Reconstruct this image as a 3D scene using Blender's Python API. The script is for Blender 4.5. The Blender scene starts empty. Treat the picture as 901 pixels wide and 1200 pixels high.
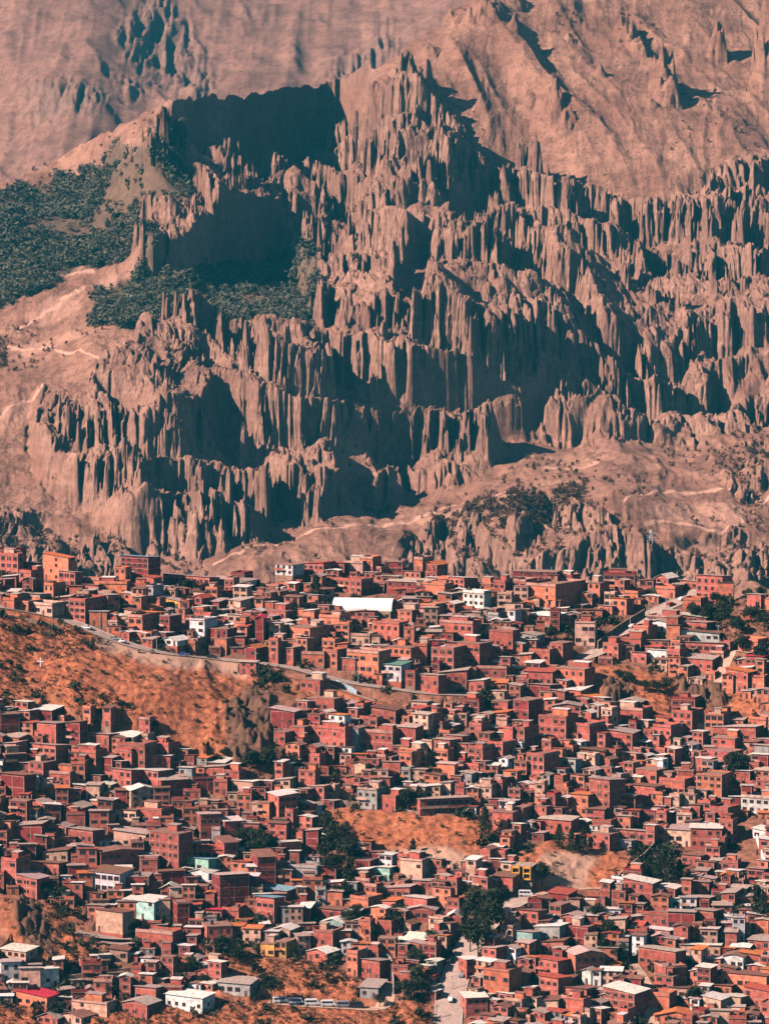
import bpy, math, random
import numpy as np
R = math.radians
random.seed(7); RNG = np.random.default_rng(7)
scene = bpy.context.scene
COL = scene.collection

# ------------------------------------------------------------------ camera, sky, sun, exposure
F, PITCH = 4500.0, R(-4.9)
cam_d = bpy.data.cameras.new('camera'); cam = bpy.data.objects.new('camera', cam_d); COL.objects.link(cam)
cam_d.sensor_fit = 'VERTICAL'; cam_d.sensor_height = 24.0; cam_d.lens = 24.0*F/1200.0
cam_d.clip_start = 5; cam_d.clip_end = 60000
cam.location = (0, 0, 0); cam.rotation_euler = (R(90)+PITCH, 0, 0)
scene.camera = cam

SUN_AZ, SUN_EL = R(66), R(36)          # azimuth to the left of the direction back towards the viewer
sx, sy, sz = -math.sin(SUN_AZ)*math.cos(SUN_EL), -math.cos(SUN_AZ)*math.cos(SUN_EL), math.sin(SUN_EL)
world = bpy.data.worlds.new('World'); scene.world = world; world.use_nodes = True
wt = world.node_tree
sky = wt.nodes.new('ShaderNodeTexSky'); sky.sky_type = 'NISHITA'; sky.sun_disc = False
sky.sun_elevation = SUN_EL; sky.sun_rotation = math.atan2(sx, sy); sky.altitude = 3600
bg = wt.nodes['Background']; bg.inputs['Strength'].default_value = 0.05
wt.links.new(sky.outputs['Color'], bg.inputs['Color'])
sl = bpy.data.lights.new('sun', 'SUN'); so = bpy.data.objects.new('sun', sl); COL.objects.link(so)
sl.energy = 5.0; sl.angle = R(0.5); sl.color = (1.0, 0.80, 0.70)
so.rotation_euler = (R(90)-SUN_EL, 0, math.atan2(-sx, sy) + 0)
from mathutils import Vector
so.rotation_euler = Vector((sx, sy, sz)).to_track_quat('Z', 'Y').to_euler()
vs = scene.view_settings; vs.view_transform = 'Standard'; vs.look = 'None'; vs.exposure = 0.95; vs.gamma = 1.0
scene.cycles.use_denoising = True
scene.cycles.max_bounces = 6; scene.cycles.diffuse_bounces = 0; scene.cycles.volume_bounces = 0
scene.cycles.use_adaptive_sampling = True; scene.cycles.adaptive_threshold = 0.02
HAZE = 4.5e-5; HAZE_COL = (.02, .46, .64, 1)

# ------------------------------------------------------------------ projection helpers
cp, sp = math.cos(PITCH), math.sin(PITCH)
def ray(u, v):
    a = (np.asarray(u, float)-450.5)/F; b = (600.0-np.asarray(v, float))/F
    return a, cp - b*sp, sp + b*cp
def at(u, v, Y):
    a, dy, dz = ray(u, v)
    return a*Y/dy, Y*np.ones_like(a), dz*Y/dy
def project(x, y, z):
    d = y*cp + z*sp
    return 450.5 + F*x/d, 600.0 - F*(-y*sp + z*cp)/d

# ------------------------------------------------------------------ numpy noise
HT = np.random.default_rng(3).random((1024, 1024)).astype(np.float32)
def _h(ix, iy, seed):
    return HT[(ix + seed*131) & 1023, (iy + seed*389) & 1023]
def vnoise(x, y, seed=0):
    x = np.asarray(x, np.float32); y = np.asarray(y, np.float32)
    x0 = np.floor(x); y0 = np.floor(y); fx = x-x0; fy = y-y0; x0 = x0.astype(np.int32); y0 = y0.astype(np.int32)
    fx = fx*fx*(3-2*fx); fy = fy*fy*(3-2*fy)
    a = _h(x0, y0, seed); b = _h(x0+1, y0, seed); c = _h(x0, y0+1, seed); d = _h(x0+1, y0+1, seed)
    return (a*(1-fx)+b*fx)*(1-fy) + (c*(1-fx)+d*fx)*fy
def fbm(x, y, seed=0, octs=4):
    s = 0; amp = .5; t = 0
    for i in range(octs):
        s = s + amp*vnoise(x*2**i+17.3*i, y*2**i-9.1*i, seed+i); t += amp; amp *= .5
    return s/t
def ridged(x, y, seed=0, octs=4):
    s = 0; amp = .5; t = 0
    for i in range(octs):
        s = s + amp*(1-np.abs(2*vnoise(x*2**i+31.3*i, y*2**i-5.7*i, seed+i)-1)); t += amp; amp *= .5
    return s/t
def worley(x, y, seed=0):
    x = np.asarray(x, np.float32); y = np.asarray(y, np.float32)
    x0 = np.floor(x).astype(np.int32); y0 = np.floor(y).astype(np.int32)
    f1 = np.full(x.shape, 9.0, np.float32); f2 = f1.copy(); idv = np.zeros(x.shape, np.float32)
    for i in (-1, 0, 1):
        for j in (-1, 0, 1):
            cx = x0+i; cy = y0+j
            d = (cx + _h(cx, cy, seed) - x)**2 + (cy + _h(cx, cy, seed+101) - y)**2
            near = d < f1
            f2 = np.where(near, f1, np.minimum(f2, d)); idv = np.where(near, _h(cx, cy, seed+202), idv)
            f1 = np.where(near, d, f1)
    return np.sqrt(f1), np.sqrt(f2), idv
def sstep(a, b, x):
    t = np.clip((x-a)/(b-a), 0, 1); return t*t*(3-2*t)
def inpoly(u, v, poly):
    c = np.zeros(u.shape, bool); n = len(poly)
    for i in range(n):
        x1, y1 = poly[i]; x2, y2 = poly[(i+1) % n]
        if y1 == y2: continue
        t = ((y1 > v) != (y2 > v)) & (u < (x2-x1)*(v-y1)/(y2-y1)+x1)
        c ^= t
    return c
def blur(m, r):
    for ax in (0, 1):
        for _ in range(2):
            k = 2*r+1
            p = np.pad(m, [(r+1, r) if a == ax else (0, 0) for a in (0, 1)], mode='edge')
            c = np.cumsum(p, axis=ax)
            m = (np.take(c, range(k, c.shape[ax]), axis=ax) - np.take(c, range(0, c.shape[ax]-k), axis=ax))/k
    return m
class TPS:
    def __init__(s, pts):
        P = np.array(pts, float); s.c = P[:, :2]/100; n = len(P)
        K = s.k(s.c, s.c) + np.eye(n)*0.02
        A = np.zeros((n+3, n+3)); A[:n, :n] = K; A[:n, n] = 1; A[:n, n+1:] = s.c; A[n, :n] = 1; A[n+1:, :n] = s.c.T
        s.w = np.linalg.solve(A, np.r_[P[:, 2], 0, 0, 0])
        # coarse lookup grid
        s.gu = np.arange(-260, 1180, 8.0); s.gv = np.arange(-300, 1400, 8.0)
        U, V = np.meshgrid(s.gu, s.gv)
        q = np.c_[U.ravel(), V.ravel()]/100
        s.g = (s.k(q, s.c) @ s.w[:n] + s.w[n] + q @ s.w[n+1:]).reshape(U.shape)
    @staticmethod
    def k(a, b):
        r2 = ((a[:, None, :]-b[None, :, :])**2).sum(-1)
        return 0.5*r2*np.log(r2+1e-9)
    def __call__(s, u, v):
        u = np.asarray(u, float); v = np.asarray(v, float)
        fu = np.clip((u-s.gu[0])/8, 0, len(s.gu)-1.001); fv = np.clip((v-s.gv[0])/8, 0, len(s.gv)-1.001)
        i = fu.astype(int); j = fv.astype(int); fu = fu-i; fv = fv-j; g = s.g
        return (g[j, i]*(1-fu)+g[j, i+1]*fu)*(1-fv) + (g[j+1, i]*(1-fu)+g[j+1, i+1]*fu)*fv

# ------------------------------------------------------------------ materials
def mat(name, rough=.85):
    m = bpy.data.materials.new(name); m.use_nodes = True
    b = m.node_tree.nodes['Principled BSDF']; b.inputs['Roughness'].default_value = rough
    b.inputs['Specular IOR Level'].default_value = .2
    return m, m.node_tree, b
def N(nt, t, **kw):
    n = nt.nodes.new(t)
    for k, v in kw.items():
        if k in n.inputs: n.inputs[k].default_value = v
        else: setattr(n, k, v)
    return n
def noise(nt, scale, detail=4, vec=None, rough=.6):
    n = N(nt, 'ShaderNodeTexNoise'); n.inputs['Scale'].default_value = scale; n.inputs['Detail'].default_value = detail
    n.inputs['Roughness'].default_value = rough
    if vec is not None: nt.links.new(vec, n.inputs['Vector'])
    return n.outputs['Fac']
def pos(nt): return nt.nodes.new('ShaderNodeNewGeometry').outputs['Position']
def mapped(nt, vec, sc):
    m = nt.nodes.new('ShaderNodeMapping'); m.inputs['Scale'].default_value = sc; nt.links.new(vec, m.inputs['Vector']); return m.outputs[0]
def ramp(nt, fac, stops):
    r = nt.nodes.new('ShaderNodeValToRGB'); nt.links.new(fac, r.inputs[0])
    e = r.color_ramp.elements
    while len(e) < len(stops): e.new(.5)
    for q, (p, c) in zip(e, stops): q.position = p; q.color = (*c, 1) if len(c) == 3 else c
    return r.outputs[0]
def mixc(nt, fac, a, b, mode='MIX'):
    m = nt.nodes.new('ShaderNodeMix'); m.data_type = 'RGBA'; m.blend_type = mode
    for sock, x in ((m.inputs[0], fac), (m.inputs[6], a), (m.inputs[7], b)):
        if hasattr(x, 'is_output'): nt.links.new(x, sock)
        else: sock.default_value = x if isinstance(x, (int, float)) else (*x, 1)
    return m.outputs[2]
def attr(nt, name):
    a = nt.nodes.new('ShaderNodeAttribute'); a.attribute_name = name; return a
def setc(nt, b, c): nt.links.new(c, b.inputs['Base Color'])
def bump(nt, b, h, dist, strength=1.0):
    n = nt.nodes.new('ShaderNodeBump'); n.inputs['Distance'].default_value = dist; n.inputs['Strength'].default_value = strength
    nt.links.new(h, n.inputs['Height']); nt.links.new(n.outputs[0], b.inputs['Normal'])

def sep_attr(nt, name):
    a = attr(nt, name); s = nt.nodes.new('ShaderNodeSeparateColor'); nt.links.new(a.outputs['Color'], s.inputs[0]); return s.outputs

# mountain: attribute 'mask' r = rock, g = vegetation, b = cleared field/path
def mountain_material(name, soil, soil2, rocka, rockb):
    m, nt, b = mat(name, .95)
    p = pos(nt); r = sep_attr(nt, 'mask')
    n1 = noise(nt, .012, 6, p); n2 = noise(nt, .09, 5, p)
    s = ramp(nt, n1, [(.36, soil), (.64, soil2)])
    s = mixc(nt, ramp(nt, n2, [(.45, (0,)*3), (.7, (.8,)*3)]), s, tuple(c*.6 for c in soil))
    s = mixc(nt, ramp(nt, noise(nt, .03, 6, mapped(nt, p, (1, .35, 2.5))), [(.5, (0,)*3), (.66, (.6,)*3)]), s, tuple(c*.55 for c in soil))
    n3 = noise(nt, .3, 4, p)
    s = mixc(nt, ramp(nt, n3, [(.56, (0,)*3), (.66, (.7,)*3)]), s, (.10, .075, .05))
    strata = noise(nt, 1, 5, mapped(nt, p, (.004, .004, .10)))
    mid = tuple((x+y)/2 for x, y in zip(rocka, rockb))
    k = ramp(nt, strata, [(.3, mid), (.5, rockb), (.66, mid)])
    k = mixc(nt, ramp(nt, noise(nt, .02, 5, mapped(nt, p, (1, 1, .4))), [(.42, (0,)*3), (.62, (.75,)*3)]), k, rocka)
    k = mixc(nt, ramp(nt, noise(nt, 1.0, 6, mapped(nt, p, (.5, .5, .09)), .75), [(.47, (0,)*3), (.62, (.75,)*3)]), k, tuple(x*.5 for x in rocka))
    k = mixc(nt, ramp(nt, n2, [(.4, (0,)*3), (.75, (.6,)*3)]), k, tuple(c*.6 for c in rocka))
    ge = nt.nodes.new('ShaderNodeNewGeometry'); sn = nt.nodes.new('ShaderNodeSeparateXYZ'); nt.links.new(ge.outputs['True Normal'], sn.inputs[0])
    ml = nt.nodes.new('ShaderNodeMath'); ml.operation = 'MULTIPLY'; nt.links.new(r[0], ml.inputs[0])
    nt.links.new(ramp(nt, sn.outputs[2], [(.62, (1,)*3), (.82, (.15,)*3)]), ml.inputs[1])
    c = mixc(nt, ml.outputs[0], s, k)
    c = mixc(nt, r[2], c, (.76, .42, .30))
    c = mixc(nt, r[1], c, (.05, .06, .035))
    setc(nt, b, c)
    vstreak = noise(nt, 1.0, 5, mapped(nt, p, (.33, .33, .045)), .7)
    k2 = nt.nodes.new('ShaderNodeMix'); k2.data_type = 'FLOAT'; nt.links.new(ml.outputs[0], k2.inputs[0])
    nt.links.new(noise(nt, .45, 6, p, .75), k2.inputs[2]); nt.links.new(vstreak, k2.inputs[3])
    bump(nt, b, k2.outputs[0], 3.2, .75)
    return m
M = {}
M['badland'] = mountain_material('badland rock and soil', (.34, .158, .108), (.52, .27, .185), (.24, .12, .088), (.50, .275, .195))
M['far'] = mountain_material('far mountain soil', (.30, .148, .11), (.41, .212, .155), (.22, .13, .10), (.30, .18, .14))

def city_ground_material():
    m, nt, b = mat('dry hillside earth and grass', .95)
    p = pos(nt); r = sep_attr(nt, 'mask')
    n1 = noise(nt, .05, 6, p); n2 = noise(nt, .35, 5, p); n3 = noise(nt, 1.1, 3, p)
    earth = ramp(nt, n2, [(.3, (.10, .05, .035)), (.6, (.32, .135, .085)), (.8, (.48, .235, .155))])
    grass = ramp(nt, n2, [(.32, (.13, .05, .028)), (.5, (.43, .13, .06)), (.7, (.57, .21, .11))])
    grass = mixc(nt, ramp(nt, n1, [(.5, (0,)*3), (.72, (.75,)*3)]), grass, (.24, .10, .055))
    dk = ramp(nt, n3, [(.50, (0,)*3), (.62, (1,)*3)])
    grass = mixc(nt, mixc(nt, .5, dk, (0, 0, 0)), grass, (.12, .06, .03))
    c = mixc(nt, r[1], earth, grass)
    rock = ramp(nt, noise(nt, .5, 6, mapped(nt, p, (1, 1, .35))), [(.3, (.06, .034, .025)), (.65, (.19, .095, .06))])
    c = mixc(nt, r[0], c, rock)
    c = mixc(nt, r[2], c, (.45, .26, .18))
    setc(nt, b, c); bump(nt, b, n3, .35, .8)
    return m
M['city_ground'] = city_ground_material()

def wall_material():
    m, nt, b = mat('brick and plaster walls', .9)
    p = pos(nt); t = attr(nt, 'tint').outputs['Color']
    n1 = noise(nt, .5, 5, p); n2 = noise(nt, 3.5, 3, mapped(nt, p, (1, 1, .5)))
    c = mixc(nt, 1.0, t, ramp(nt, n1, [(.3, (.52, .48, .52)), (.5, (.95, .95, .95)), (.72, (1.3, 1.3, 1.28))]), 'MULTIPLY')
    c = mixc(nt, 1.0, c, ramp(nt, n2, [(.35, (.8, .8, .8)), (.65, (1.12, 1.12, 1.12))]), 'MULTIPLY')
    setc(nt, b, c); return m
M['wall'] = wall_material()
def roof_material():
    m, nt, b = mat('sheet and slab roofs', .7)
    p = pos(nt); t = attr(nt, 'tint').outputs['Color']
    n1 = noise(nt, .9, 5, p)
    c = mixc(nt, 1.0, t, ramp(nt, n1, [(.3, (.55, .5, .5)), (.62, (1.1, 1.1, 1.1))]), 'MULTIPLY')
    c = mixc(nt, ramp(nt, noise(nt, 1.6, 3, p), [(.56, (0,)*3), (.7, (.6,)*3)]), c, (.24, .11, .07))
    setc(nt, b, c); return m
M['roof'] = roof_material()
def flat(name, col, rough=.8, var=.25, sc=1.0, metal=0):
    m, nt, b = mat(name, rough); p = pos(nt); b.inputs['Metallic'].default_value = metal
    lo = tuple(c*(1-var) for c in col); hi = tuple(min(1, c*(1+var)) for c in col)
    setc(nt, b, ramp(nt, noise(nt, sc, 4, p), [(.35, lo), (.65, hi)])); return m
M['glass'] = flat('dark window glass', (.018, .016, .022), .25, .5, 2)
M['frame'] = flat('window frame', (.30, .17, .13), .8)
M['concrete'] = flat('weathered concrete', (.42, .35, .31), .9, .2, .8)
M['asphalt'] = flat('dusty asphalt', (.42, .30, .25), .95, .18, .4)
M['kerb'] = flat('concrete kerb', (.5, .42, .36), .9)
M['dirt_road'] = flat('dirt track', (.52, .33, .24), .95, .2, .4)
M['stone'] = flat('stone retaining wall', (.36, .22, .16), .95, .35, .8)
M['white'] = flat('white paint', (.78, .74, .72), .6, .08)
M['door'] = flat('painted steel door', (.13, .07, .06), .6)
M['leaf'] = flat('dark foliage', (.028, .032, .016), .8, .5, .6)
M['leaf2'] = flat('olive foliage', (.062, .058, .026), .8, .5, .6)
M['scrub'] = flat('dry brown scrub', (.095, .048, .027), .9, .5, .5)
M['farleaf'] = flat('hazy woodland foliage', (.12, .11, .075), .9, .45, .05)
M['bark'] = flat('bark', (.10, .065, .045), .9)
M['tire'] = flat('tyre rubber', (.02, .02, .02), .9)
M['teal'] = flat('teal tarp', (.05, .36, .40), .6)
M['yellow'] = flat('yellow painted render', (.75, .34, .05), .7, .1)
M['black'] = flat('black plastic tank', (.03, .03, .035), .5)
M['metalpole'] = flat('galvanised pole', (.40, .37, .36), .6)
for nm, c in (('carwhite', (.75, .73, .72)), ('carred', (.4, .04, .03)), ('carblue', (.06, .10, .25)), ('cargrey', (.25, .25, .27)), ('carblack', (.03, .03, .035))):
    M[nm] = flat('car paint '+nm[3:], c, .35, .05)

# ------------------------------------------------------------------ mesh helpers
def tag(o, label=None, cat=None, group=None, kind=None):
    if label: o['label'] = label
    if cat: o['category'] = cat
    if group: o['group'] = group
    if kind: o['kind'] = kind
    return o
def empty(name, loc=(0, 0, 0), rz=0):
    o = bpy.data.objects.new(name, None); o.location = loc; o.rotation_euler = (0, 0, rz); o.empty_display_size = 1
    COL.objects.link(o); return o
def grid_mesh(name, X, Y, Z, material, mask=None, smooth=True):
    nr, nc = X.shape
    co = np.stack([X, Y, Z], -1).reshape(-1, 3).astype(np.float32)
    i = np.arange(nr-1)[:, None]*nc + np.arange(nc-1)[None, :]
    q = np.stack([i, i+1, i+nc+1, i+nc], -1).reshape(-1, 4).astype(np.int32)
    me = bpy.data.meshes.new(name)
    me.vertices.add(len(co)); me.vertices.foreach_set('co', co.ravel())
    me.loops.add(q.size); me.loops.foreach_set('vertex_index', q.ravel())
    me.polygons.add(len(q)); me.polygons.foreach_set('loop_start', np.arange(0, q.size, 4, dtype=np.int32))
    me.polygons.foreach_set('use_smooth', np.full(len(q), smooth))
    if mask is not None:
        a = me.attributes.new('mask', 'FLOAT_COLOR', 'POINT')
        c = np.concatenate([mask.reshape(-1, 3), np.ones((len(co), 1))], 1).astype(np.float32)
        a.data.foreach_set('color', c.ravel())
    me.materials.append(material); me.update(); me.validate()
    o = bpy.data.objects.new(name, me); COL.objects.link(o); return o

class MB:
    """collects faces; build() links them as ONE mesh object"""
    def __init__(s): s.v = []; s.f = []; s.m = []; s.t = []
    def face(s, pts, mi=0, tint=(1, 1, 1)):
        n = len(s.v); s.v += pts; s.f.append(tuple(range(n, n+len(pts)))); s.m.append(mi); s.t.append(tint)
    def poly(s, verts, faces, mi=0, tint=(1, 1, 1)):
        n = len(s.v); s.v += verts
        for f in faces: s.f.append(tuple(n+i for i in f)); s.m.append(mi); s.t.append(tint)
    def box(s, x0, x1, y0, y1, z0, z1, mi=0, tint=(1, 1, 1), dz=None):
        d = dz or (0, 0, 0, 0)   # raises of the four top corners
        vv = [(x0, y0, z0), (x1, y0, z0), (x1, y1, z0), (x0, y1, z0), (x0, y0, z1+d[0]), (x1, y0, z1+d[1]), (x1, y1, z1+d[2]), (x0, y1, z1+d[3])]
        s.poly(vv, [(3, 2, 1, 0), (4, 5, 6, 7), (0, 1, 5, 4), (1, 2, 6, 5), (2, 3, 7, 6), (3, 0, 4, 7)], mi, tint)
    def slab(s, x0, x1, y0, y1, za, zb, th, mi=0, tint=(1, 1, 1)):
        """sloping sheet: za at the front edge, zb at the back"""
        vv = [(x0, y0, za-th), (x1, y0, za-th), (x1, y1, zb-th), (x0, y1, zb-th), (x0, y0, za), (x1, y0, za), (x1, y1, zb), (x0, y1, zb)]
        s.poly(vv, [(3, 2, 1, 0), (4, 5, 6, 7), (0, 1, 5, 4), (1, 2, 6, 5), (2, 3, 7, 6), (3, 0, 4, 7)], mi, tint)
    def slabx(s, x0, x1, y0, y1, za, zb, th, mi=0, tint=(1, 1, 1)):
        vv = [(x0, y0, za-th), (x1, y0, zb-th), (x1, y1, zb-th), (x0, y1, za-th), (x0, y0, za), (x1, y0, zb), (x1, y1, zb), (x0, y1, za)]
        s.poly(vv, [(3, 2, 1, 0), (4, 5, 6, 7), (0, 1, 5, 4), (1, 2, 6, 5), (2, 3, 7, 6), (3, 0, 4, 7)], mi, tint)
    def tube(s, p, q, r0, r1, n=6, mi=0, tint=(1, 1, 1)):
        p = Vector(p); q = Vector(q); ax = (q-p).normalized()
        a = ax.orthogonal().normalized(); b = ax.cross(a)
        vs_ = []
        for c, r in ((p, r0), (q, r1)):
            for k in range(n):
                w = 2*math.pi*k/n; vs_.append(tuple(c + a*math.cos(w)*r + b*math.sin(w)*r))
        s.poly(vs_, [(k, (k+1) % n, n+(k+1) % n, n+k) for k in range(n)] + [tuple(range(n-1, -1, -1)), tuple(range(n, 2*n))], mi, tint)
    def add(s, o, loc, rz):
        c, n_ = math.cos(rz), math.sin(rz); n = len(s.v)
        s.v += [(loc[0]+x*c-y*n_, loc[1]+x*n_+y*c, loc[2]+z) for x, y, z in o.v]
        s.f += [tuple(n+i for i in f) for f in o.f]; s.m += o.m; s.t += o.t
    def mesh(s, name, mats):
        me = bpy.data.meshes.new(name); me.from_pydata(s.v, [], s.f)
        for m in mats: me.materials.append(m)
        me.polygons.foreach_set('material_index', s.m)
        a = me.attributes.new('tint', 'FLOAT_COLOR', 'CORNER')
        ls = np.repeat(np.array([(*t[:3], 1) for t in s.t], np.float32), [len(f) for f in s.f], axis=0)
        a.data.foreach_set('color', ls.ravel())
        return me
    def build(s, name, mats, parent=None, loc=None, rz=0):
        if not isinstance(mats, (list, tuple)): mats = [mats]
        o = bpy.data.objects.new(name, s.mesh(name, mats)); COL.objects.link(o)
        if parent: o.parent = parent
        if loc is not None: o.location = loc; o.rotation_euler = (0, 0, rz)
        return o

# ------------------------------------------------------------------ column height fields
def sheet(tps, crest, vbot, s0, s1, ds, dv_rows, mod=None):
    """rows run from the foot up to crest(u), then fall away behind. returns S (col slope), U, V, Y, Z arrays"""
    S = np.arange(s0, s1, ds)
    nr = dv_rows
    t = np.linspace(0, 1, nr)[:, None]
    U0 = S[None, :]*F + 450.5
    vc = crest(U0) + (fbm(U0/9, U0*0, 77, 3)-.5)*9
    V = vbot*(1-t) + vc*t
    b = (600-V)/F
    U = S[None, :]*(cp-b*sp)*F + 450.5
    Yd = tps(U, V)
    if mod: Yd = mod(U, V, Yd)
    # nondecreasing depth upwards with a steepest slope
    dmin = np.abs(V[1:]-V[:-1])*Yd[1:]/F*0.12
    Yd2 = Yd.copy()
    for i in range(1, nr): Yd2[i] = np.maximum(Yd[i], Yd2[i-1]+dmin[i-1])
    a, dy, dz = ray(U, V)
    Z = dz/dy*Yd2
    return S, U, V, Yd2, Z
def backslope(S, Y, Z, n, step, slope, zmin):
    k = np.arange(1, n+1)[:, None]
    Yb = Y[-1][None]+k*step*(1+k*.03)
    Zb = np.maximum(Z[-1][None] - (Yb-Y[-1][None])*slope, zmin)
    return np.concatenate([Y, Yb]), np.concatenate([Z, Zb])
def lin(pts):
    xs = [p[0] for p in pts]; ys = [p[1] for p in pts]
    return lambda u: np.interp(u, xs, ys)
def soft(u, v, polys, w=0, seed=5, sc=25., warp=10.):
    uu = u + (fbm(u/sc, v/sc, seed)-.5)*2*warp; vv = v + (fbm(u/sc, v/sc, seed+40)-.5)*2*warp
    m = np.zeros(u.shape)
    for p in polys: m = np.maximum(m, inpoly(uu, vv, p).astype(float))
    return blur(m, w) if w else m

VALLEY = -360.0
# ---- badlands massif
MPTS = [(-150,700,2600),(200,700,2650),(450,700,2600),(650,700,2600),(1050,700,2600),
 (300,655,2700),(380,640,2720),(450,640,2730),(450,605,2850),(500,590,2860),(250,685,2660),(600,680,2640),(600,615,2670),(600,600,2720),(600,570,2850),(700,660,2640),(720,600,2700),
 (800,640,2690),(900,640,2700),(850,560,2850),(901,530,2950),(700,550,2900),(600,545,2960),(1050,560,2900),(1050,480,3100),
 (500,570,2925),(560,540,2955),(650,520,3000),(605,488,2990),(800,510,3050),(901,500,3080),
 (200,655,2760),(80,620,2760),(-150,620,2740),(0,620,2740),(0,540,2880),(0,460,3000),(60,400,3080),(100,480,2950),(200,560,2820),(200,480,2900),(200,410,3020),
 (330,620,2815),(380,560,2880),(360,470,2925),(330,400,2985),(445,560,2905),(455,450,2965),(450,380,3010),(500,460,2965),
 (240,470,2990),(290,470,2930),
 (120,380,3080),(250,370,3080),(370,370,3120),(250,320,3240),(120,320,3250),(-150,340,3250),(0,340,3250),
 (0,230,3450),(100,230,3480),(100,280,3350),(0,280,3350),(-150,300,3400),(190,130,3520),(0,214,3490),(100,165,3520),
 (250,262,3250),(245,300,3230),(300,290,3420),(330,320,3300),(215,200,3400),(250,210,3520),(250,130,3540),(260,240,3320),(300,240,3400),(350,250,3450),
 (192,150,3380),(205,205,3350),(300,112,3690),(300,210,3620),(395,100,3790),(400,180,3750),(350,215,3730),(350,110,3750),
 (430,90,3640),(432,150,3590),(450,250,3370),(450,320,3190),(400,300,3400),
 (520,150,3530),(600,215,3480),(700,255,3440),(780,275,3430),(901,240,3460),(1050,240,3480),
 (550,300,3270),(650,330,3210),(750,360,3240),(850,350,3260),(901,350,3280),(600,400,3090),(700,430,3100),(800,440,3120),(901,430,3150),(550,470,2990),
 (500,60,3640),(560,5,3740),(600,100,3620),(600,0,3780),(690,60,3720),(700,0,3830),(800,100,3680),(800,0,3860),(901,0,3900),(700,150,3560),(770,225,3480),(840,170,3540),(901,120,3660),
 (700,-160,4200),(1050,-160,4250),(1050,0,3950)]
crest_m = lin([(-160,262),(0,214),(60,194),(120,165),(185,128),(200,118),(300,111),(380,98),(400,95),(415,92),(430,88),(470,65),(520,35),(560,2),(600,-60),(700,-150),(1100,-160)])
tps_m = TPS(MPTS)
def sheer(U, V, Yd):
    # the great shaded wall: sheer, running back to the right
    w = soft(U, V, [[(193,100),(400,80),(402,182),(350,222),(300,216),(205,204),(193,190)]], 8, 2, 16, 7)
    Yd = Yd*(1-w) + w*(3430+np.clip(U-190, 0, 220)*1.6)
    w2 = soft(U, V, [[(262,232),(300,240),(335,262),(335,312),(290,305),(255,300)]], 4, 4, 20, 3)
    return Yd*(1-w2) + w2*(3270+np.clip(U-255, 0, 90)*1.7)
S, U, V, Y, Z = sheet(tps_m, crest_m, 720, -.150, .150, .9/F, 1000, sheer)
Yall, Zall = backslope(S, Y, Z, 40, 5, .55, VALLEY)
nb = Yall.shape[0]-Y.shape[0]
U = np.concatenate([U, np.repeat(U[-1:], nb, 0)]); V = np.concatenate([V, np.repeat(V[-1:], nb, 0)])
X = S[None, :]*Yall
CL_MAIN = [(150,150),(190,118),(430,82),(470,100),(520,140),(600,205),(700,245),(780,272),(800,250),(901,238),(1050,230),(1050,505),(901,505),(820,515),(700,515),(640,520),(560,555),(480,585),(430,600),(445,480),(440,380),(370,392),(340,300),(300,290),(260,290),(160,340),(150,300),(240,245),(200,215),(100,205),(60,215)]
CL_LEFT = [(40,480),(130,470),(170,400),(250,388),(330,395),(440,385),(440,590),(300,640),(230,668),(150,650),(100,600),(40,560)]
CL_LOW = [(480,628),(560,605),(640,588),(700,604),(780,655),(860,640),(930,655),(1050,650),(1050,700),(480,700)]
CL_R = [(825,545),(870,525),(1050,520),(1050,600),(880,600)]
CL_BOT = [(-150,600),(60,610),(120,640),(240,670),(240,700),(-150,700)]
CL_UP = [(800,225),(850,205),(905,195),(1050,190),(1050,260),(780,268)]
SMOOTH = [[(395,515),(425,470),(440,560),(430,605),(400,590)],[(700,300),(740,310),(735,335),(700,330)],[(850,455),(901,420),(901,450),(870,480)],[(255,500),(300,520),(290,560),(250,540)],[(120,505),(160,490),(200,520),(150,535)],[(550,510),(575,465),(640,470),(650,500),(600,540)],[(515,260),(530,235),(570,232),(580,262),(545,285)],[(470,330),(500,300),(510,340),(490,380),(465,360)],
          [(590,350),(640,335),(650,355),(600,370)],[(380,170),(410,180),(400,96),(424,94),(430,140),(405,190)]]
rock = soft(U, V, [CL_MAIN, CL_LEFT, CL_UP], 5, 11, 22, 9)
rock_low = soft(U, V, [CL_LOW, CL_R, CL_BOT], 5, 15, 22, 8)
sm = soft(U, V, SMOOTH, 6, 3, 18, 7)
rock = rock*(1-.85*sm)
# deep shade wall stays sheer: fine flutes only
wall_m = soft(U, V, [[(176,128),(192,80),(412,60),(410,98),(402,100),(402,185),(350,228),(280,218),(205,195),(188,150)],[(60,120),(190,70),(320,60),(320,150),(190,165),(100,215),(60,215)]], 6, 2, 20, 4)
lit_slope = soft(U, V, [[(-150,230),(0,190),(120,140),(190,120),(160,158),(80,212),(0,228)]], 6, 4, 18, 4)
rock = rock*(1-.9*lit_slope)
wx = X + (fbm(X/60, Yall/90, 71)-.5)*36; wy = Yall + (fbm(X/60, Yall/90, 72)-.5)*50
big = ((ridged(wx/150+wy/420, wy/300, 36, 3)-.55)*60 + (ridged(wx/62+wy/160, wy/150, 39, 3)-.5)*44)*(1-wall_m)*rock
D_ = 0
for cell, amp, asp, sd, k in ((38, 19, .42, 2, 1.8), (15, 16, .42, 3, 1.9), (6.8, 9.5, .45, 4, 2.0), (3.5, 4.5, .6, 7, 2.0)):
    f1, f2, idv = worley(wx/cell, wy/cell*asp, sd)
    g = np.clip((f2-f1)*k, 0, 1)**.7 * (1-.25*np.clip(f1, 0, 1))
    a_ = amp*(1-.95*wall_m) if cell > 20 else amp*(1-.35*wall_m)
    D_ = D_ + a_*(g*(.35+.95*idv)-.42)
D_low = 0
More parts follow.
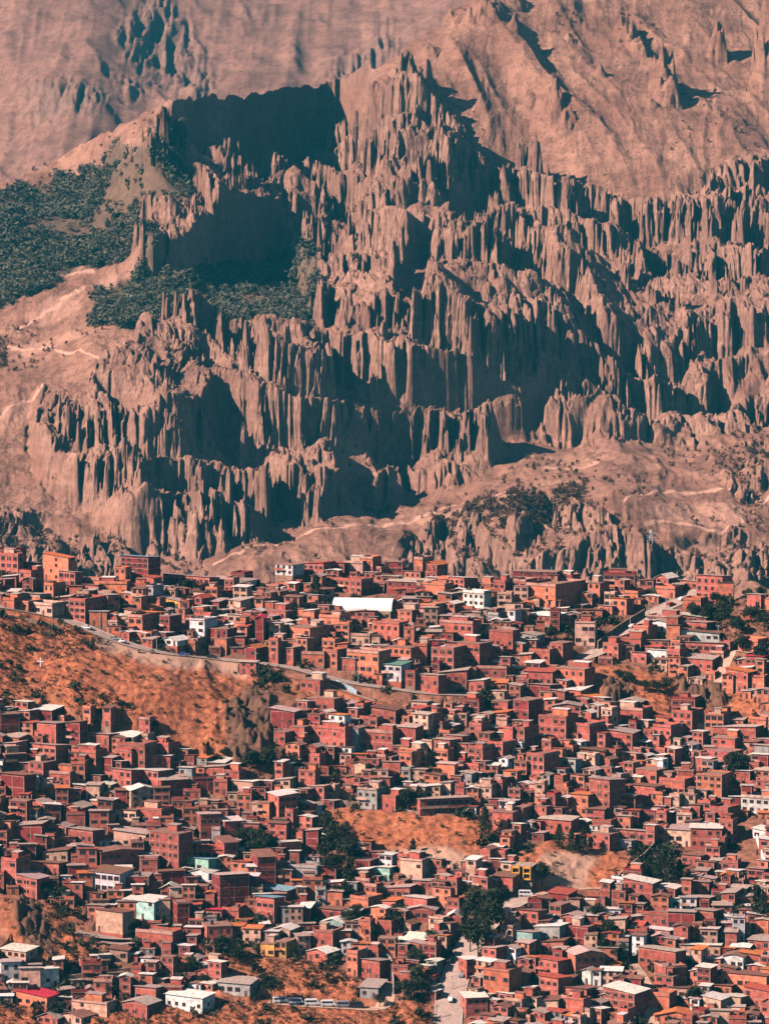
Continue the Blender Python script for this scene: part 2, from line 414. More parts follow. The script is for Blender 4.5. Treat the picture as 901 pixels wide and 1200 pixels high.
for cell, amp, asp, sd in ((60, 12, .35, 21), (20, 10, .3, 22), (9, 6, .35, 23), (4.2, 3, .5, 24)):
    f1, f2, idv = worley(wx/cell, wy/cell*asp, sd)
    D_low = D_low + amp*(np.clip((f2-f1)*2.2, 0, 1)**.7*(.5+.7*idv)-.45)
up = sstep(300, 200, V)*(1-rock)
soil_n = (ridged(wx/170, wy/260, 31, 5)-.5)*30*(1-rock)*(1-rock_low) + up*((ridged((X+.45*Yall)/130, (Yall-.3*X)/520, 35, 3)-.5)*62) + (ridged(wx/24, wy/120, 37, 4)-.5)*5*(1-rock) + (fbm(X/6, Yall/10, 33, 3)-.5)*2.2
def terrace(z, hb, lo, hi):
    q = z/hb; k = np.floor(q); f = q-k
    return (k + .18*f + .82*sstep(lo, hi, f))*hb - z
ter = fbm(X/110, Yall/120, 44)*150 + X*.22
fl = ((ridged(wx/14, wy/50, 81, 3)-.5)*27 + (ridged(wx/4.6, wy/26, 83, 3)-.5)*12)*(1-.5*wall_m)
z1 = Zall + big + D_*.75 + fl
T1 = terrace(z1+ter, 52., .22, .72); z2 = z1 + D_*.25
T2 = terrace(z2+T1*.6+ter*1.7, 16., .3, .7)
zl = Zall + D_low; T3 = terrace(zl+ter, 34., .25, .75)
tw = .45+.55*sstep(.35, .6, vnoise(X/70, Yall/60, 47))
tw = tw*.4+.6
H = (big + D_*.70 + fl*.55 + (T1*tw + T2*.45*(1.4-tw))*(1-.85*wall_m))*rock + (D_low*.75 + T3*.7)*rock_low*(1-rock) + soil_n
# single rock spires on the upper slope
for (su, sv, hh, rr) in ((842,80,34,10),(777,128,44,13),(781,140,26,14),(735,62,22,12),(742,70,20,10),(728,55,20,8),(750,80,16,9),(650,160,26,9),(643,152,20,7),(662,175,22,9),(897,120,60,17),(905,110,66,20),
                         (553,40,24,15),(570,48,22,14),(530,30,24,15),(602,72,16,7),(600,15,20,14),(705,105,10,6),(762,150,10,7),(668,66,10,6),(620,138,8,6),(648,7,18,7),(505,72,16,9),(495,65,14,9),(890,5,30,14)):
    px, py, pz = at(su, sv, float(tps_m(su, sv)))
    d = np.hypot((X-px)+(fbm(X/6,Yall/6,91)-.5)*rr*.8, (Yall-py)*.75)
    big_sp = su in (842, 777, 781, 897, 905, 650); hh *= 1.25 if big_sp else .8; rr *= .95
    H = H + hh*(np.clip(1-d/rr, 0, 1)**.6)*(.55+.6*vnoise(X/3.5, Yall/4.5, 93))
H = H*(.35+.65*np.maximum(sstep(0, 75, V-crest_m(U)), sstep(560, 640, U)))
fade = np.ones(Yall.shape[0]); fade[-nb:] = np.linspace(1, .3, nb)
Zf = Zall + H*fade[:, None]
forest = soft(U, V, [[(110,385),(108,350),(150,335),(260,310),(330,300),(375,330),(370,390),(250,392),(160,396)],[(-10,225),(60,215),(150,195),(205,200),(235,235),(160,300),(100,325),(0,365),(-150,370),(-150,280)]], 3, 8, 18, 12)
forest2 = soft(U, V, [[(500,620),(640,590),(690,580),(680,600),(600,615),(520,628)],[(-10,395),(5,395),(10,425),(-10,440)]], 2, 8, 12, 5)
def lines(U, V, L, wd):
    uu = U+(fbm(U/14, V/14, 66)-.5)*9; vv = V+(fbm(U/14, V/14, 67)-.5)*7; m_ = np.zeros(U.shape)
    for P in L:
        for (x1, y1), (x2, y2) in zip(P, P[1:]):
            t_ = np.clip(((uu-x1)*(x2-x1)+(vv-y1)*(y2-y1))/((x2-x1)**2+(y2-y1)**2), 0, 1)
            m_ = np.maximum(m_, 1-sstep(wd*.5, wd*1.3, np.hypot(uu-x1-t_*(x2-x1), vv-y1-t_*(y2-y1))))
    return m_
path = lines(U, V, [[(75,420),(110,435),(145,440),(146,458),(100,478)],[(10,402),(60,406),(75,420)],[(0,505),(50,480)],[(0,360),(50,335),(110,322)],[(20,385),(100,340)],
                    [(250,672),(330,641),(420,629),(490,612),(520,596),(600,585)],[(730,600),(780,585),(850,575),(905,592)],[(755,626),(840,640),(872,630),(855,600)],[(640,560),(700,552)]], 1.8)
fields = soft(U, V, [[(28,372),(60,352),(100,348),(95,366),(50,378)],[(0,500),(45,480),(38,500),(0,520)],[(105,335),(140,322),(130,345)],[(20,398),(90,392),(100,402),(30,412)],
                     [(745,612),(840,596),(872,606),(868,634),(800,632)],[(440,620),(600,590),(640,592),(480,622)]], 2, 9, 14, 4)
path = np.maximum(path*.9, fields*.38)
mask = np.stack([np.clip(rock+rock_low, 0, 1), np.clip(forest*.55+forest2*.3, 0, 1), path], -1)
g = grid_mesh('mountain', X, Yall, Zf, M['badland'], mask); tag(g, kind='structure')
MX, MY, MZ, MU, MV, MF = X, Yall, Zf, U, V, forest

# ---- far mountain behind
FP = [(-260,260,4700),(0,230,4750),(200,150,4900),(450,120,4950),(600,20,5150),(0,100,5050),(115,35,5120),(60,60,5060),(0,85,5060),(160,80,5060),(200,60,5200),(300,100,5000),(300,0,5500),(0,0,5450),(600,-100,5700),(0,-160,5900),(700,-160,5900),(-260,-160,5900),(200,200,4800),(1000,0,5300),(1000,-200,5900)]
tps_f = TPS(FP)
S, U, V, Y, Z = sheet(tps_f, lin([(-300,-170),(1200,-170)]), 290, -.14, .14, 2.0/F, 380)
Yb, Zb = backslope(S, Y, Z, 12, 30, .5, VALLEY)
nb = Yb.shape[0]-Y.shape[0]
U = np.concatenate([U, np.repeat(U[-1:], nb, 0)]); V = np.concatenate([V, np.repeat(V[-1:], nb, 0)])
X = S[None, :]*Yb
rk = soft(U, V, [[(135,45),(175,20),(215,45),(250,85),(245,115),(200,105),(150,70)],[(35,110),(90,100),(130,120),(120,150),(50,160),(30,140)],[(300,115),(370,100),(450,40),(470,60),(430,100),(330,150)],[(140,95),(170,95),(165,120),(145,110)]], 5, 6, 16, 8)
wk = (ridged(X/9+.8*fbm(X/30, Yb/60, 5), Yb/55, 61, 4)-.45)*24
Zb = Zb + wk*rk + (ridged(X/420+.3*fbm(X/200, Yb/200, 8), Yb/420, 51, 5)-.5)*110 + (ridged(X/50, Yb/260, 54, 4)-.5)*14
g = grid_mesh('far_mountain', X, Yb, Zb, M['far'], np.stack([rk*.8, rk*0, rk*0], -1)); tag(g, kind='structure')

# ---- valley floor out to the horizon
m = MB(); m.face([(-30000, -500, VALLEY+2), (30000, -500, VALLEY+2), (30000, 40000, VALLEY+2), (-30000, 40000, VALLEY+2)])
tag(m.build('valley_ground', flat('valley earth', (.36, .22, .16), .95, .2, .01)), kind='structure')

# ---- eucalyptus woods on the benches: far too many to count
def clump_verts(rng, n, r, h):
    """n leaf-clump triangles spread through a crown"""
    c = rng.normal(0, 1, (n, 3)); c /= np.linalg.norm(c, axis=1)[:, None]; c *= (rng.random((n, 1))**.45)
    c = c*np.array([r, r, h*.5]); return c
def woods(name, sel, n, hmin, hmax, seed, matl):
    rng = np.random.default_rng(seed)
    w = np.maximum(sel.ravel().astype(float), 0); idx = rng.choice(len(w), n, p=w/w.sum())
    vx = MX.ravel()[idx]; vy = MY.ravel()[idx]; vz = MZ.ravel()[idx]
    hh = rng.uniform(hmin, hmax, n); K = 34
    base = clump_verts(rng, K*7, 1, 1).reshape(7, K, 3)
    T = base[rng.integers(0, 7, n)]*np.stack([hh*.30, hh*.30, hh*.9], -1)[:, None, :] + np.stack([vx, vy, vz+hh*.55], -1)[:, None, :]
    T = T.reshape(-1, 3); sz = np.repeat(hh*.16, K)
    tri = T[:, None, :] + rng.normal(0, 1, (len(T), 3, 3))*sz[:, None, None]*np.array([1, 1, .8])
    co = tri.reshape(-1, 3).astype(np.float32); me = bpy.data.meshes.new(name)
    me.vertices.add(len(co)); me.vertices.foreach_set('co', co.ravel())
    me.loops.add(len(co)); me.loops.foreach_set('vertex_index', np.arange(len(co), dtype=np.int32))
    me.polygons.add(len(co)//3); me.polygons.foreach_set('loop_start', np.arange(0, len(co), 3, dtype=np.int32))
    me.materials.append(matl); me.update(); me.validate()
    o = bpy.data.objects.new(name, me); COL.objects.link(o); return o
gaps = .06+sstep(.42, .60, fbm(MX/38, MY/60, 61)); area = np.gradient(MY, axis=0)
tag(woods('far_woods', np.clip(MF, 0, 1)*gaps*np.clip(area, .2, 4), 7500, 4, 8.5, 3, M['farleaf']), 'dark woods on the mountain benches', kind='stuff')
sc_ = (rock_low*.05 + forest2*.3 + .016*(1-rock)*sstep(.5, .6, fbm(MX/60, MY/80, 62)))*np.clip(area, .2, 4)
tag(woods('mountain_scrub', sc_, 3800, 2.0, 4.5, 4, M['scrub']), 'dry scrub scattered over the mountain slopes', kind='stuff')

# ---- the air
m = MB(); m.box(-4000, 4000, -150, 8500, VALLEY-30, 1500)
hz = m.build('haze', bpy.data.materials.new('haze')); tag(hz, kind='stuff')
hm = hz.data.materials[0]; hm.use_nodes = True; hn = hm.node_tree; hn.nodes.clear()
pv = hn.nodes.new('ShaderNodeVolumePrincipled'); ho = hn.nodes.new('ShaderNodeOutputMaterial')
pv.inputs['Color'].default_value = HAZE_COL; pv.inputs['Density'].default_value = HAZE; pv.inputs['Anisotropy'].default_value = 0.0
hn.links.new(pv.outputs[0], ho.inputs['Volume'])

# ------------------------------------------------------------------ the city hill
CPTS = [(-150,1300,1250),(450,1300,1250),(1050,1300,1250),(-150,1200,1295),(450,1200,1300),(1050,1200,1300),
 (0,1100,1340),(300,1100,1350),(600,1100,1345),(901,1100,1345),(0,1000,1385),(300,1000,1400),(600,1000,1400),(901,1000,1400),
 (0,900,1430),(200,900,1440),(400,900,1450),(600,900,1455),(901,900,1460),(0,820,1462),(100,840,1455),(230,870,1452),(100,790,1475),(200,800,1478),
 (50,730,1520),(150,755,1512),(250,780,1508),(400,800,1500),(600,800,1515),(800,800,1520),(0,708,1530),(-150,700,1530),
 (150,700,1560),(300,720,1555),(450,720,1565),(600,720,1565),(800,720,1565),(901,740,1540),(1050,720,1550),
 (0,670,1595),(300,680,1610),(450,670,1630),(600,680,1610),(800,690,1600),(1050,690,1590),(-150,670,1595),
 (290,880,1448),(310,800,1495),(480,990,1408),(480,960,1420),(560,1040,1375)]
tps_c = TPS(CPTS)
crest_c = lin([(-160,668),(0,670),(60,675),(150,680),(300,690),(360,682),(500,680),(560,692),(700,690),(820,688),(860,700),(901,705),(1100,705)])
S, U, V, Y, Z = sheet(tps_c, crest_c, 1290, -.124, .124, 1.6/F, 560)
CS, CV0, CY, CZ = S, V, Y, Z
Yc, Zc = backslope(S, Y, Z, 60, 3, .42, VALLEY)
nb = Yc.shape[0]-Y.shape[0]
U = np.concatenate([U, np.repeat(U[-1:], nb, 0)]); V = np.concatenate([V, np.repeat(V[-1:], nb, 0)])
Xc = S[None, :]*Yc
def ground(u, v):
    """point of the bare hillside seen at pixel u, v"""
    Yd = float(tps_c(u, v)); x, y, z = at(u, v, Yd); return float(x), float(y), float(z)
def scale_at(u, v): return F/float(tps_c(u, v))*1.0

GR = [[(-150,700),(0,712),(60,722),(110,745),(190,765),(290,785),(310,800),(300,830),(262,880),(235,895),(200,870),(150,850),(60,830),(-150,820)],
      [(330,800),(370,795),(430,820),(480,830),(470,850),(420,835),(380,830),(330,812)],
      [(365,945),(430,950),(560,960),(580,975),(560,1000),(440,1000),(400,985),(370,965)],
      [(690,780),(760,785),(800,800),(860,830),(870,850),(800,845),(770,850),(720,820),(690,810)],
      [(430,1000),(620,1000),(640,990),(730,1000),(740,1020),(710,1050),(620,1050),(540,1040),(440,1020)],
      [(0,1050),(60,1060),(90,1080),(110,1130),(40,1130),(0,1090)],[(0,1180),(140,1178),(260,1182),(500,1176),(520,1200),(540,1290),(-150,1290),(-150,1180)],
      [(840,790),(901,800),(901,850),(850,845)],[(250,1120),(360,1130),(430,1150),(430,1180),(330,1180),(200,1165)]]
DARKGR = [[(0,728),(80,735),(100,760),(60,770),(20,760),(0,762)],[(0,790),(90,795),(150,825),(160,860),(60,845),(0,830)],[(40,1060),(110,1065),(110,1100),(60,1120)],[(400,1000),(300,1130)]]
grass = soft(U, V, GR, 3, 77, 18, 5)
dirt = soft(U, V, [[(430,1000),(520,998),(560,1010),(600,1040),(560,1045),(500,1025)],[(120,740),(190,765),(300,782),(300,790),(200,785),(110,760)],[(700,1000),(640,1000),(620,1030),(680,1045)]], 2, 78, 12, 4)
ROCKC = [[(262,830),(290,798),(318,800),(322,860),(300,890),(268,892)],[(10,1055),(50,1060),(70,1120),(30,1125)],[(780,780),(860,800),(850,835),(800,830)],[(700,800),(740,795),(745,830),(715,835)]]
rockc = soft(U, V, ROCKC, 2, 79, 12, 4)
Zt = Zc.copy()
f1, f2, idv = worley(Xc/6, Yc/7, 5); f3, f4, id2 = worley(Xc/2.4, Yc/2.6, 6)
Zt = Zt + rockc*((np.clip((f2-f1)*2, 0, 1)**.8*idv*5-1.5) + np.clip((f4-f3)*2, 0, 1)*(1.6*id2+.3) + (ridged(Xc/9, Yc/20, 19, 4)-.5)*7)
Zt = Zt + grass*((ridged(Xc/26+.4*fbm(Xc/10, Yc/10, 3), Yc/60, 14, 4)-.5)*5.0) + (fbm(Xc/3.2, Yc/3.2, 16, 3)-.5)*(.9+.8*grass)

def terrain_index(x, y):
    s = x/y; j = (s-CS[0])/(CS[1]-CS[0]); return int(np.clip(round(j), 0, len(CS)-1))
def flatten(px, py, pz, rad, soft_r=2.0):
    """level the ground round a point"""
    j0 = terrain_index(px-rad-soft_r, py); j1 = terrain_index(px+rad+soft_r, py)+1
    ys = Yc[:, j0:j1]; dx = Xc[:, j0:j1]-px; d = np.hypot(dx, ys-py)
    w = 1-sstep(rad, rad+soft_r, d)
    Zt[:, j0:j1] = Zt[:, j0:j1]*(1-w) + pz*w

# roads: polylines in the picture laid on the hillside
def path3(pts, step=2.0):
    P = [Vector(ground(u, v)) for u, v in pts]; out = [P[0]]
    for a, b in zip(P, P[1:]):
        n = max(1, int((b-a).length/step))
        for k in range(1, n+1): out.append(a.lerp(b, k/n))
    for _ in range(6):
        out = [out[0]] + [(out[i-1]+out[i]*2+out[i+1])/4 for i in range(1, len(out)-1)] + [out[-1]]
    return out
ROADS = [('road', [(-40,706),(0,711),(40,718),(70,724),(100,735),(130,748),(165,760),(200,767),(250,772),(300,777),(345,783),(375,792),(405,800),(450,806),(500,813),(560,815)], 7.0, 'asphalt'),
         ('road', [(825,690),(800,702),(770,716),(745,732),(720,750),(700,765),(680,772)], 9.0, 'asphalt'),
         ('road', [(520,1290),(523,1215),(526,1180),(532,1150),(542,1122),(556,1098),(578,1075),(600,1058),(620,1052),(650,1048)], 9.2, 'asphalt'),
         ('road', [(90,1092),(115,1098),(140,1100),(165,1098),(150,1108),(120,1103)], 6.0, 'asphalt'),
         ('dirt_track', [(315,1174),(350,1178),(400,1180),(450,1184),(455,1160),(445,1150)], 6.0, 'dirt_road'),
         ('dirt_track', [(880,765),(858,760),(850,775),(845,790),(842,800)], 4.5, 'dirt_road'),
         ('footpath', [(355,788),(380,800),(410,812),(440,822)], 2.4, 'dirt_road'),
         ('footpath', [(80,1145),(130,1140),(190,1132)], 2.6, 'dirt_road'),
         ('dirt_track', [(620,1050),(650,1045),(700,1040),(760,1050)], 3.5, 'dirt_road'),
         ('road', [(740,1130),(755,1150),(762,1180),(765,1215)], 5.0, 'dirt_road')]
ROADPX = []
RP = [(path3(pts), wd) for nm, pts, wd, mk in ROADS]
best = np.full(Xc.shape, 99.0); bz = np.zeros(Xc.shape)
for P, wd in RP:
    for a_, b_ in zip(P, P[1:]):
        r_ = wd/2+4; j0 = terrain_index(min(a_.x, b_.x)-r_, a_.y); j1 = terrain_index(max(a_.x, b_.x)+r_, a_.y)+1
        gx, gy = Xc[:, j0:j1], Yc[:, j0:j1]; ex, ey = b_.x-a_.x, b_.y-a_.y; l2 = ex*ex+ey*ey+1e-9
        t_ = np.clip(((gx-a_.x)*ex+(gy-a_.y)*ey)/l2, 0, 1)
        d_ = np.hypot(gx-a_.x-t_*ex, gy-a_.y-t_*ey) - wd/2
        q_ = d_ < best[:, j0:j1]
        best[:, j0:j1] = np.where(q_, d_, best[:, j0:j1]); bz[:, j0:j1] = np.where(q_, a_.z+t_*(b_.z-a_.z), bz[:, j0:j1])
w_ = 1-sstep(1.2, 4.0, best); Zt = Zt*(1-w_) + (bz-.12)*w_
for (P, _), (nm, pts, wd, mk) in zip(RP, ROADS):
    m = MB(); L = []; 
    for i, p in enumerate(P):
        t = (P[min(i+1, len(P)-1)]-P[max(i-1, 0)]); t.z = 0; t.normalize(); n = Vector((-t.y, t.x, 0))
        L.append((p+n*wd/2, p-n*wd/2, n)); ROADPX.append((p.x, p.y, wd/2))
    for (a, b, n), (c, d, n2) in zip(L, L[1:]):
        up = Vector((0, 0, .12))
        m.face([tuple(a+up), tuple(b+up), tuple(d+up), tuple(c+up)], 0)
        if wd >= 6.5:
            for e, g_, s_ in ((a, c, 1), (b, d, -1)):
                q = [e+up, g_+up, g_+n2*s_*.35+up, e+n*s_*.35+up]; h = Vector((0, 0, .14))
                m.face([tuple(x+h) for x in q], 1); m.face([tuple(q[0]), tuple(q[1]), tuple(q[1]+h), tuple(q[0]+h)], 1)
    tag(m.build(nm, [M[mk], M['kerb']]), kind='structure')
ROADPX = np.array(ROADPX)

# ------------------------------------------------------------------ buildings
WALLC = {'o': (.64, .19, .105), 'b': (.46, .115, .085), 'd': (.28, .045, .042), 'w': (.74, .68, .65), 'y': (.60, .30, .08), 'c': (.62, .36, .26), 'g': (.36, .32, .30), 't': (.36, .56, .48)}
WALLW = {'o': 'orange brick', 'b': 'red brick', 'd': 'dark maroon brick', 'w': 'white plastered', 'y': 'ochre yellow', 'c': 'pale cream', 'g': 'grey concrete', 't': 'mint green'}
ROOFC = {'s': (.36, .20, .155), 'm': (.52, .38, .33), 'W': (.84, .74, .66), 'r': (.48, .10, .07), 'R': (.66, .04, .08), 'o': (.66, .20, .07), 'b': (.27, .13, .095), 't': (.30, .48, .54), 'g': (.12, .27, .2), 'n': (.36, .27, .235)}
ROOFW = {'s': 'flat slab roof', 'm': 'grey tin roof', 'W': 'pale tin roof', 'r': 'dull red roof', 'R': 'crimson roof', 'o': 'orange roof', 'b': 'rusty brown roof', 't': 'blue tin roof', 'g': 'green roof', 'n': 'open unfinished top'}
def jit(c, a, rnd):
    k = 1+rnd.uniform(-a, a); return tuple(min(.9, x*k*(1+rnd.uniform(-.05, .05))) for x in c)
WIN = {}
def win_mb(w, h, two):
    m = MB(); fw = .09
    m.box(-w/2, w/2, -.02, .05, 0, h, 0)                    # pane block
    for a, b, c, d in ((-w/2-fw, -w/2, -fw, h+fw), (w/2, w/2+fw, -fw, h+fw), (-w/2, w/2, -fw, 0), (-w/2, w/2, h, h+fw)):
        m.box(a, b, -.07, .05, c, d, 1)
    if two: m.box(-.03, .03, -.05, -.021, 0, h, 1)
    return m
def win_mesh(w, h):
    key = (round(w/.3), round(h/.3))
    if key not in WIN:
        WIN[key] = (win_mb(key[0]*.3, key[1]*.3, key[0] >= 4), None)
        WIN[key] = (WIN[key][0], WIN[key][0].mesh('window', [M['glass'], M['frame']]))
    return WIN[key]
DOOR = MB(); DOOR.box(-.5, .5, -.06, .05, 0, 2.1, 0)
DOORME = DOOR.mesh('door', [M['door']])

def house_parts(w, d, h, st, wc, rc, rnd, found=4.5, blank=None, winr=.0):
    """local frame: front wall at y=0 centred on x, y back. returns dict of MBs and window/door placements"""
    P = {}; wall = MB(); tint = jit(WALLC[wc], .24, rnd); x0, x1 = -w/2, w/2; fh = h/st
    ftint = jit((.34, .19, .14) if rnd.random() < .6 else WALLC['b'], .15, rnd)
    wall.box(x0, x1, 0, d, -found, 0, 0, ftint)
    conc = tuple(min(.8, .3*t+.7*c) for t, c in zip(tint, (.55, .32, .26)))
    ztop = h
    if rc in 'sn' : wall.box(x0, x1, 0, d, 0.002, h, 0, tint)
    side = rnd.random() < .4
    gable = None; mono = None
    if rc not in 'sn':
        k = rnd.random(); rise = min(1.6, .16*d*rnd.uniform(.5, 1.2))
        if k < .22: gable = rise*1.0
        elif k < .8: mono = ('y', rise*.7)
        else: mono = ('x', min(1.4, w*.12))
        wall.box(x0, x1, 0, d, 0.002, h, 0, tint)
    # concrete frame: floor lines and corner posts 3 cm proud
    if wc in 'obd' :
        for s_ in range(1, st+1):
            z = s_*fh; z0_ = z-.24; z1_ = z if s_ < st else z-.02
            wall.box(x0-.03, x1+.03, -.035, d+.03, z0_, z1_, 0, conc)
        nps = max(1, int(w/4.2)) if rnd.random() < .75 else 1
        for i in range(nps+1):
            x = x0 + (w-.24)*i/nps
            wall.box(x, x+.24, -.055, .0, -.5, h-.26, 0, conc)
        for i in range(1, 1+max(1, int(d/4.5))):
            y = (d-.24)*i/max(1, int(d/4.5))
            for xs in ((x0-.05, x0), (x1, x1+.05)): wall.box(xs[0], xs[1], y, y+.24, -.5, h-.26, 0, conc)
    roof = MB(); rt = jit(ROOFC[rc], .18, rnd); ov = .3 if rc in 'sn' else .55
    if rc in 'sn':
        roof.box(x0-.12, x1+.12, -.12-ov*.5, d+.12, h+.003, h+.2, 0, rt)
        P['roof'] = roof
        ph = rnd.choice([0, .5, .9, 1.0]) if rc == 's' else 0
        if ph:
            m = MB()
            for a, b, c, e in ((x0, x1, 0, .15), (x0, x1, d-.15, d), (x0, x0+.15, .152, d-.152), (x1-.15, x1, .152, d-.152)):
                m.box(a, b, c, e, h+.2, h+.2+ph, 0, tint if rnd.random() < .8 else conc)
            P['parapet'] = m
        if rnd.random() < .5 and w > 5:
            m = MB(); sw = max(2.4, w*rnd.uniform(.25, .6)); a = rnd.uniform(x0+.3, x1-sw-.3); dd = rnd.uniform(d*.3, d*.55); hh = rnd.uniform(2.0, 2.5)
            m.box(a, a+sw, dd, min(d-.3, dd+3), h+.205, h+.2+hh, 0, jit(WALLC[rnd.choice('obbc')], .1, rnd)); 
            m.slab(a-.25, a+sw+.25, dd-.3, min(d-.1, dd+3.3), h+.2+hh+.1, h+.2+hh+.3, .08, 1, jit(ROOFC[rnd.choice('mWbm')], .2, rnd))
            P['stair_hut'] = m
        if rnd.random() < .3:
            m = MB(); tx = rnd.uniform(x0+.8, x1-.8); ty = rnd.uniform(.8, max(1, d-1))
            m.tube((tx, ty, h+.2), (tx, ty, h+1.5), .55, .55, 10, 0, (1, 1, 1)); m.tube((tx, ty, h+1.5), (tx, ty, h+1.75), .5, .2, 10, 0, (1, 1, 1))
            P['water_tank'] = m
        if rc == 'n' or rnd.random() < .22:
            P['column_stub'] = []
            for i in range(max(2, int(w/3.5))+1):
                x = x0+.15 + (w-.5)*i/max(2, int(w/3.5))
                for y in (.1, d-.4): m = MB(); P['column_stub'].append(m); m.box(x, x+.2, y, y+.2, h+.2, h+.2+rnd.uniform(.8, 1.9), 0, conc)
    elif gable:
        wall.poly([(x0, 0, h), (x1, 0, h), (0, 0, h+gable-.02)], [(0, 1, 2)], 0, tint); wall.poly([(x0, d, h), (x1, d, h), (0, d, h+gable-.02)], [(0, 2, 1)], 0, tint)
        s_ = gable/(w/2)*ov
        roof.slabx(x0-ov, 0, -ov, d+ov, h-s_+.05, h+gable+.05, .08, 0, rt); roof.slabx(0.001, x1+ov, -ov, d+ov, h+gable+.05, h-s_+.05, .08, 0, rt)
        P['roof'] = roof
    else:
        ax, rs = mono
        if ax == 'y':
            up = rnd.random() < .3
            za, zb = (h+.1, h+.1+rs) if up else (h+.1+rs, h+.1)
            wall.slab(x0, x1, 0, d, za-.12, zb-.12, .02, 0, tint)
            if True:
                hi0, hi1 = za-.1, zb-.1
                wall.poly([(x0, 0, h), (x1, 0, h), (x1, d, h), (x0, d, h), (x0, 0, hi0), (x1, 0, hi0), (x1, d, hi1), (x0, d, hi1)], [(0, 1, 5, 4), (1, 2, 6, 5), (2, 3, 7, 6), (3, 0, 4, 7)], 0, tint)
            roof.slab(x0-ov, x1+ov, -ov, d+ov, za+.02, zb+.02, .09, 0, rt)
        else:
            za, zb = (h+.1, h+.1+rs) if rnd.random() < .5 else (h+.1+rs, h+.1)
            wall.poly([(x0, 0, h), (x1, 0, h), (x1, d, h), (x0, d, h), (x0, 0, za-.1), (x1, 0, zb-.1), (x1, d, zb-.1), (x0, d, za-.1)], [(0, 1, 5, 4), (1, 2, 6, 5), (2, 3, 7, 6), (3, 0, 4, 7)], 0, tint)
            roof.slabx(x0-ov, x1+ov, -ov, d+ov, za+.02, zb+.02, .09, 0, rt)
        P['roof'] = roof
    P['wall'] = wall
    wins = []; doors = []
    blank = (rnd.random() < .16 and st > 1 and wc != 'w') if blank is None else blank
    n = max(1, int(round(w/2.9)))
    ww = rnd.choice([1.2, 1.5, 1.8, 2.1]); wh = rnd.choice([1.2, 1.2, 1.5, 1.5])
    dbl = rnd.randrange(n)
    for s_ in range(st):
        for i in range(n):
            x = x0 + w*(i+.5)/n
            if s_ == 0 and i == dbl: doors.append((x, -.0, 0.003, 0)); continue
            if blank and rnd.random() < .8: continue
            if rnd.random() < .12: continue
            wins.append((x, -.0, s_*fh+fh*.33, 0, ww if ww < w/n-.5 else .9, min(wh, fh*.5)))
        for xs, rz in ((x1, math.pi/2), (x0, -math.pi/2)):
            ns = max(1, int(d/4))
            for i in range(ns):
                if rnd.random() < .55: continue
                wins.append((xs, d*(i+.5)/ns, s_*fh+fh*.36, rz, .9, 1.2 if fh > 2.4 else .9))
    if st > 1 and rnd.random() < .2 and not blank:
        for s_ in range(1, st):
            m = MB(); z = s_*fh; m.box(x0+.1, x0+w*.55, -1.1, -.06, z-.12, z+.0, 0, conc)
            m.box(x0+.1, x0+w*.55, -1.1, -1.0, z-.001, z+.8, 0, jit(WALLC[rnd.choice('cbo')], .1, rnd))
            P.setdefault('balcony', []).append(m)
    return P, wins, doors

PARTM = {'wall': ['wall'], 'roof': ['roof'], 'parapet': ['wall'], 'stair_hut': ['wall', 'roof'], 'column_stub': ['wall'], 'balcony': ['wall'], 'water_tank': ['black']}
CUTS = []
def put_parts(root, P, wins, doors):
    for k, L in P.items():
        for m in (L if isinstance(L, list) else [L]): m.build(k, [M[x] for x in PARTM[k]], root)
    for (x, y, z, rz, w, h) in wins:
        me = win_mesh(w, h)[1]; o = bpy.data.objects.new('window', me); COL.objects.link(o); o.parent = root
        o.location = (x+(0 if rz == 0 else math.copysign(.0, rz)), y, z); o.rotation_euler = (0, 0, rz)
    for (x, y, z, rz) in doors:
        o = bpy.data.objects.new('door', DOORME); COL.objects.link(o); o.parent = root; o.location = (x, y, z); o.rotation_euler = (0, 0, rz)
STUFF = MB()   # material slots: wall, roof, glass, frame, door
def put_stuff(loc, rz, P, wins, doors):
    T = MB()
    for k, m in [(k, m) for k, L in P.items() for m in (L if isinstance(L, list) else [L])]:
        n0 = len(T.m); T.add(m, (0, 0, 0), 0)
        if k == 'roof': T.m[n0:] = [1]*(len(T.m)-n0)
        if k == 'water_tank': T.m[n0:] = [5]*(len(T.m)-n0)
    for (x, y, z, r_, w, h) in wins:
        mm = win_mesh(w, h)[0]; n0 = len(T.m); T.add(mm, (x, y, z), r_); T.m[n0:] = [q+2 for q in mm.m]
    for (x, y, z, r_) in doors:
        n0 = len(T.m); T.add(DOOR, (x, y, z), r_); T.m[n0:] = [4]*(len(T.m)-n0)
    STUFF.add(T, loc, rz)

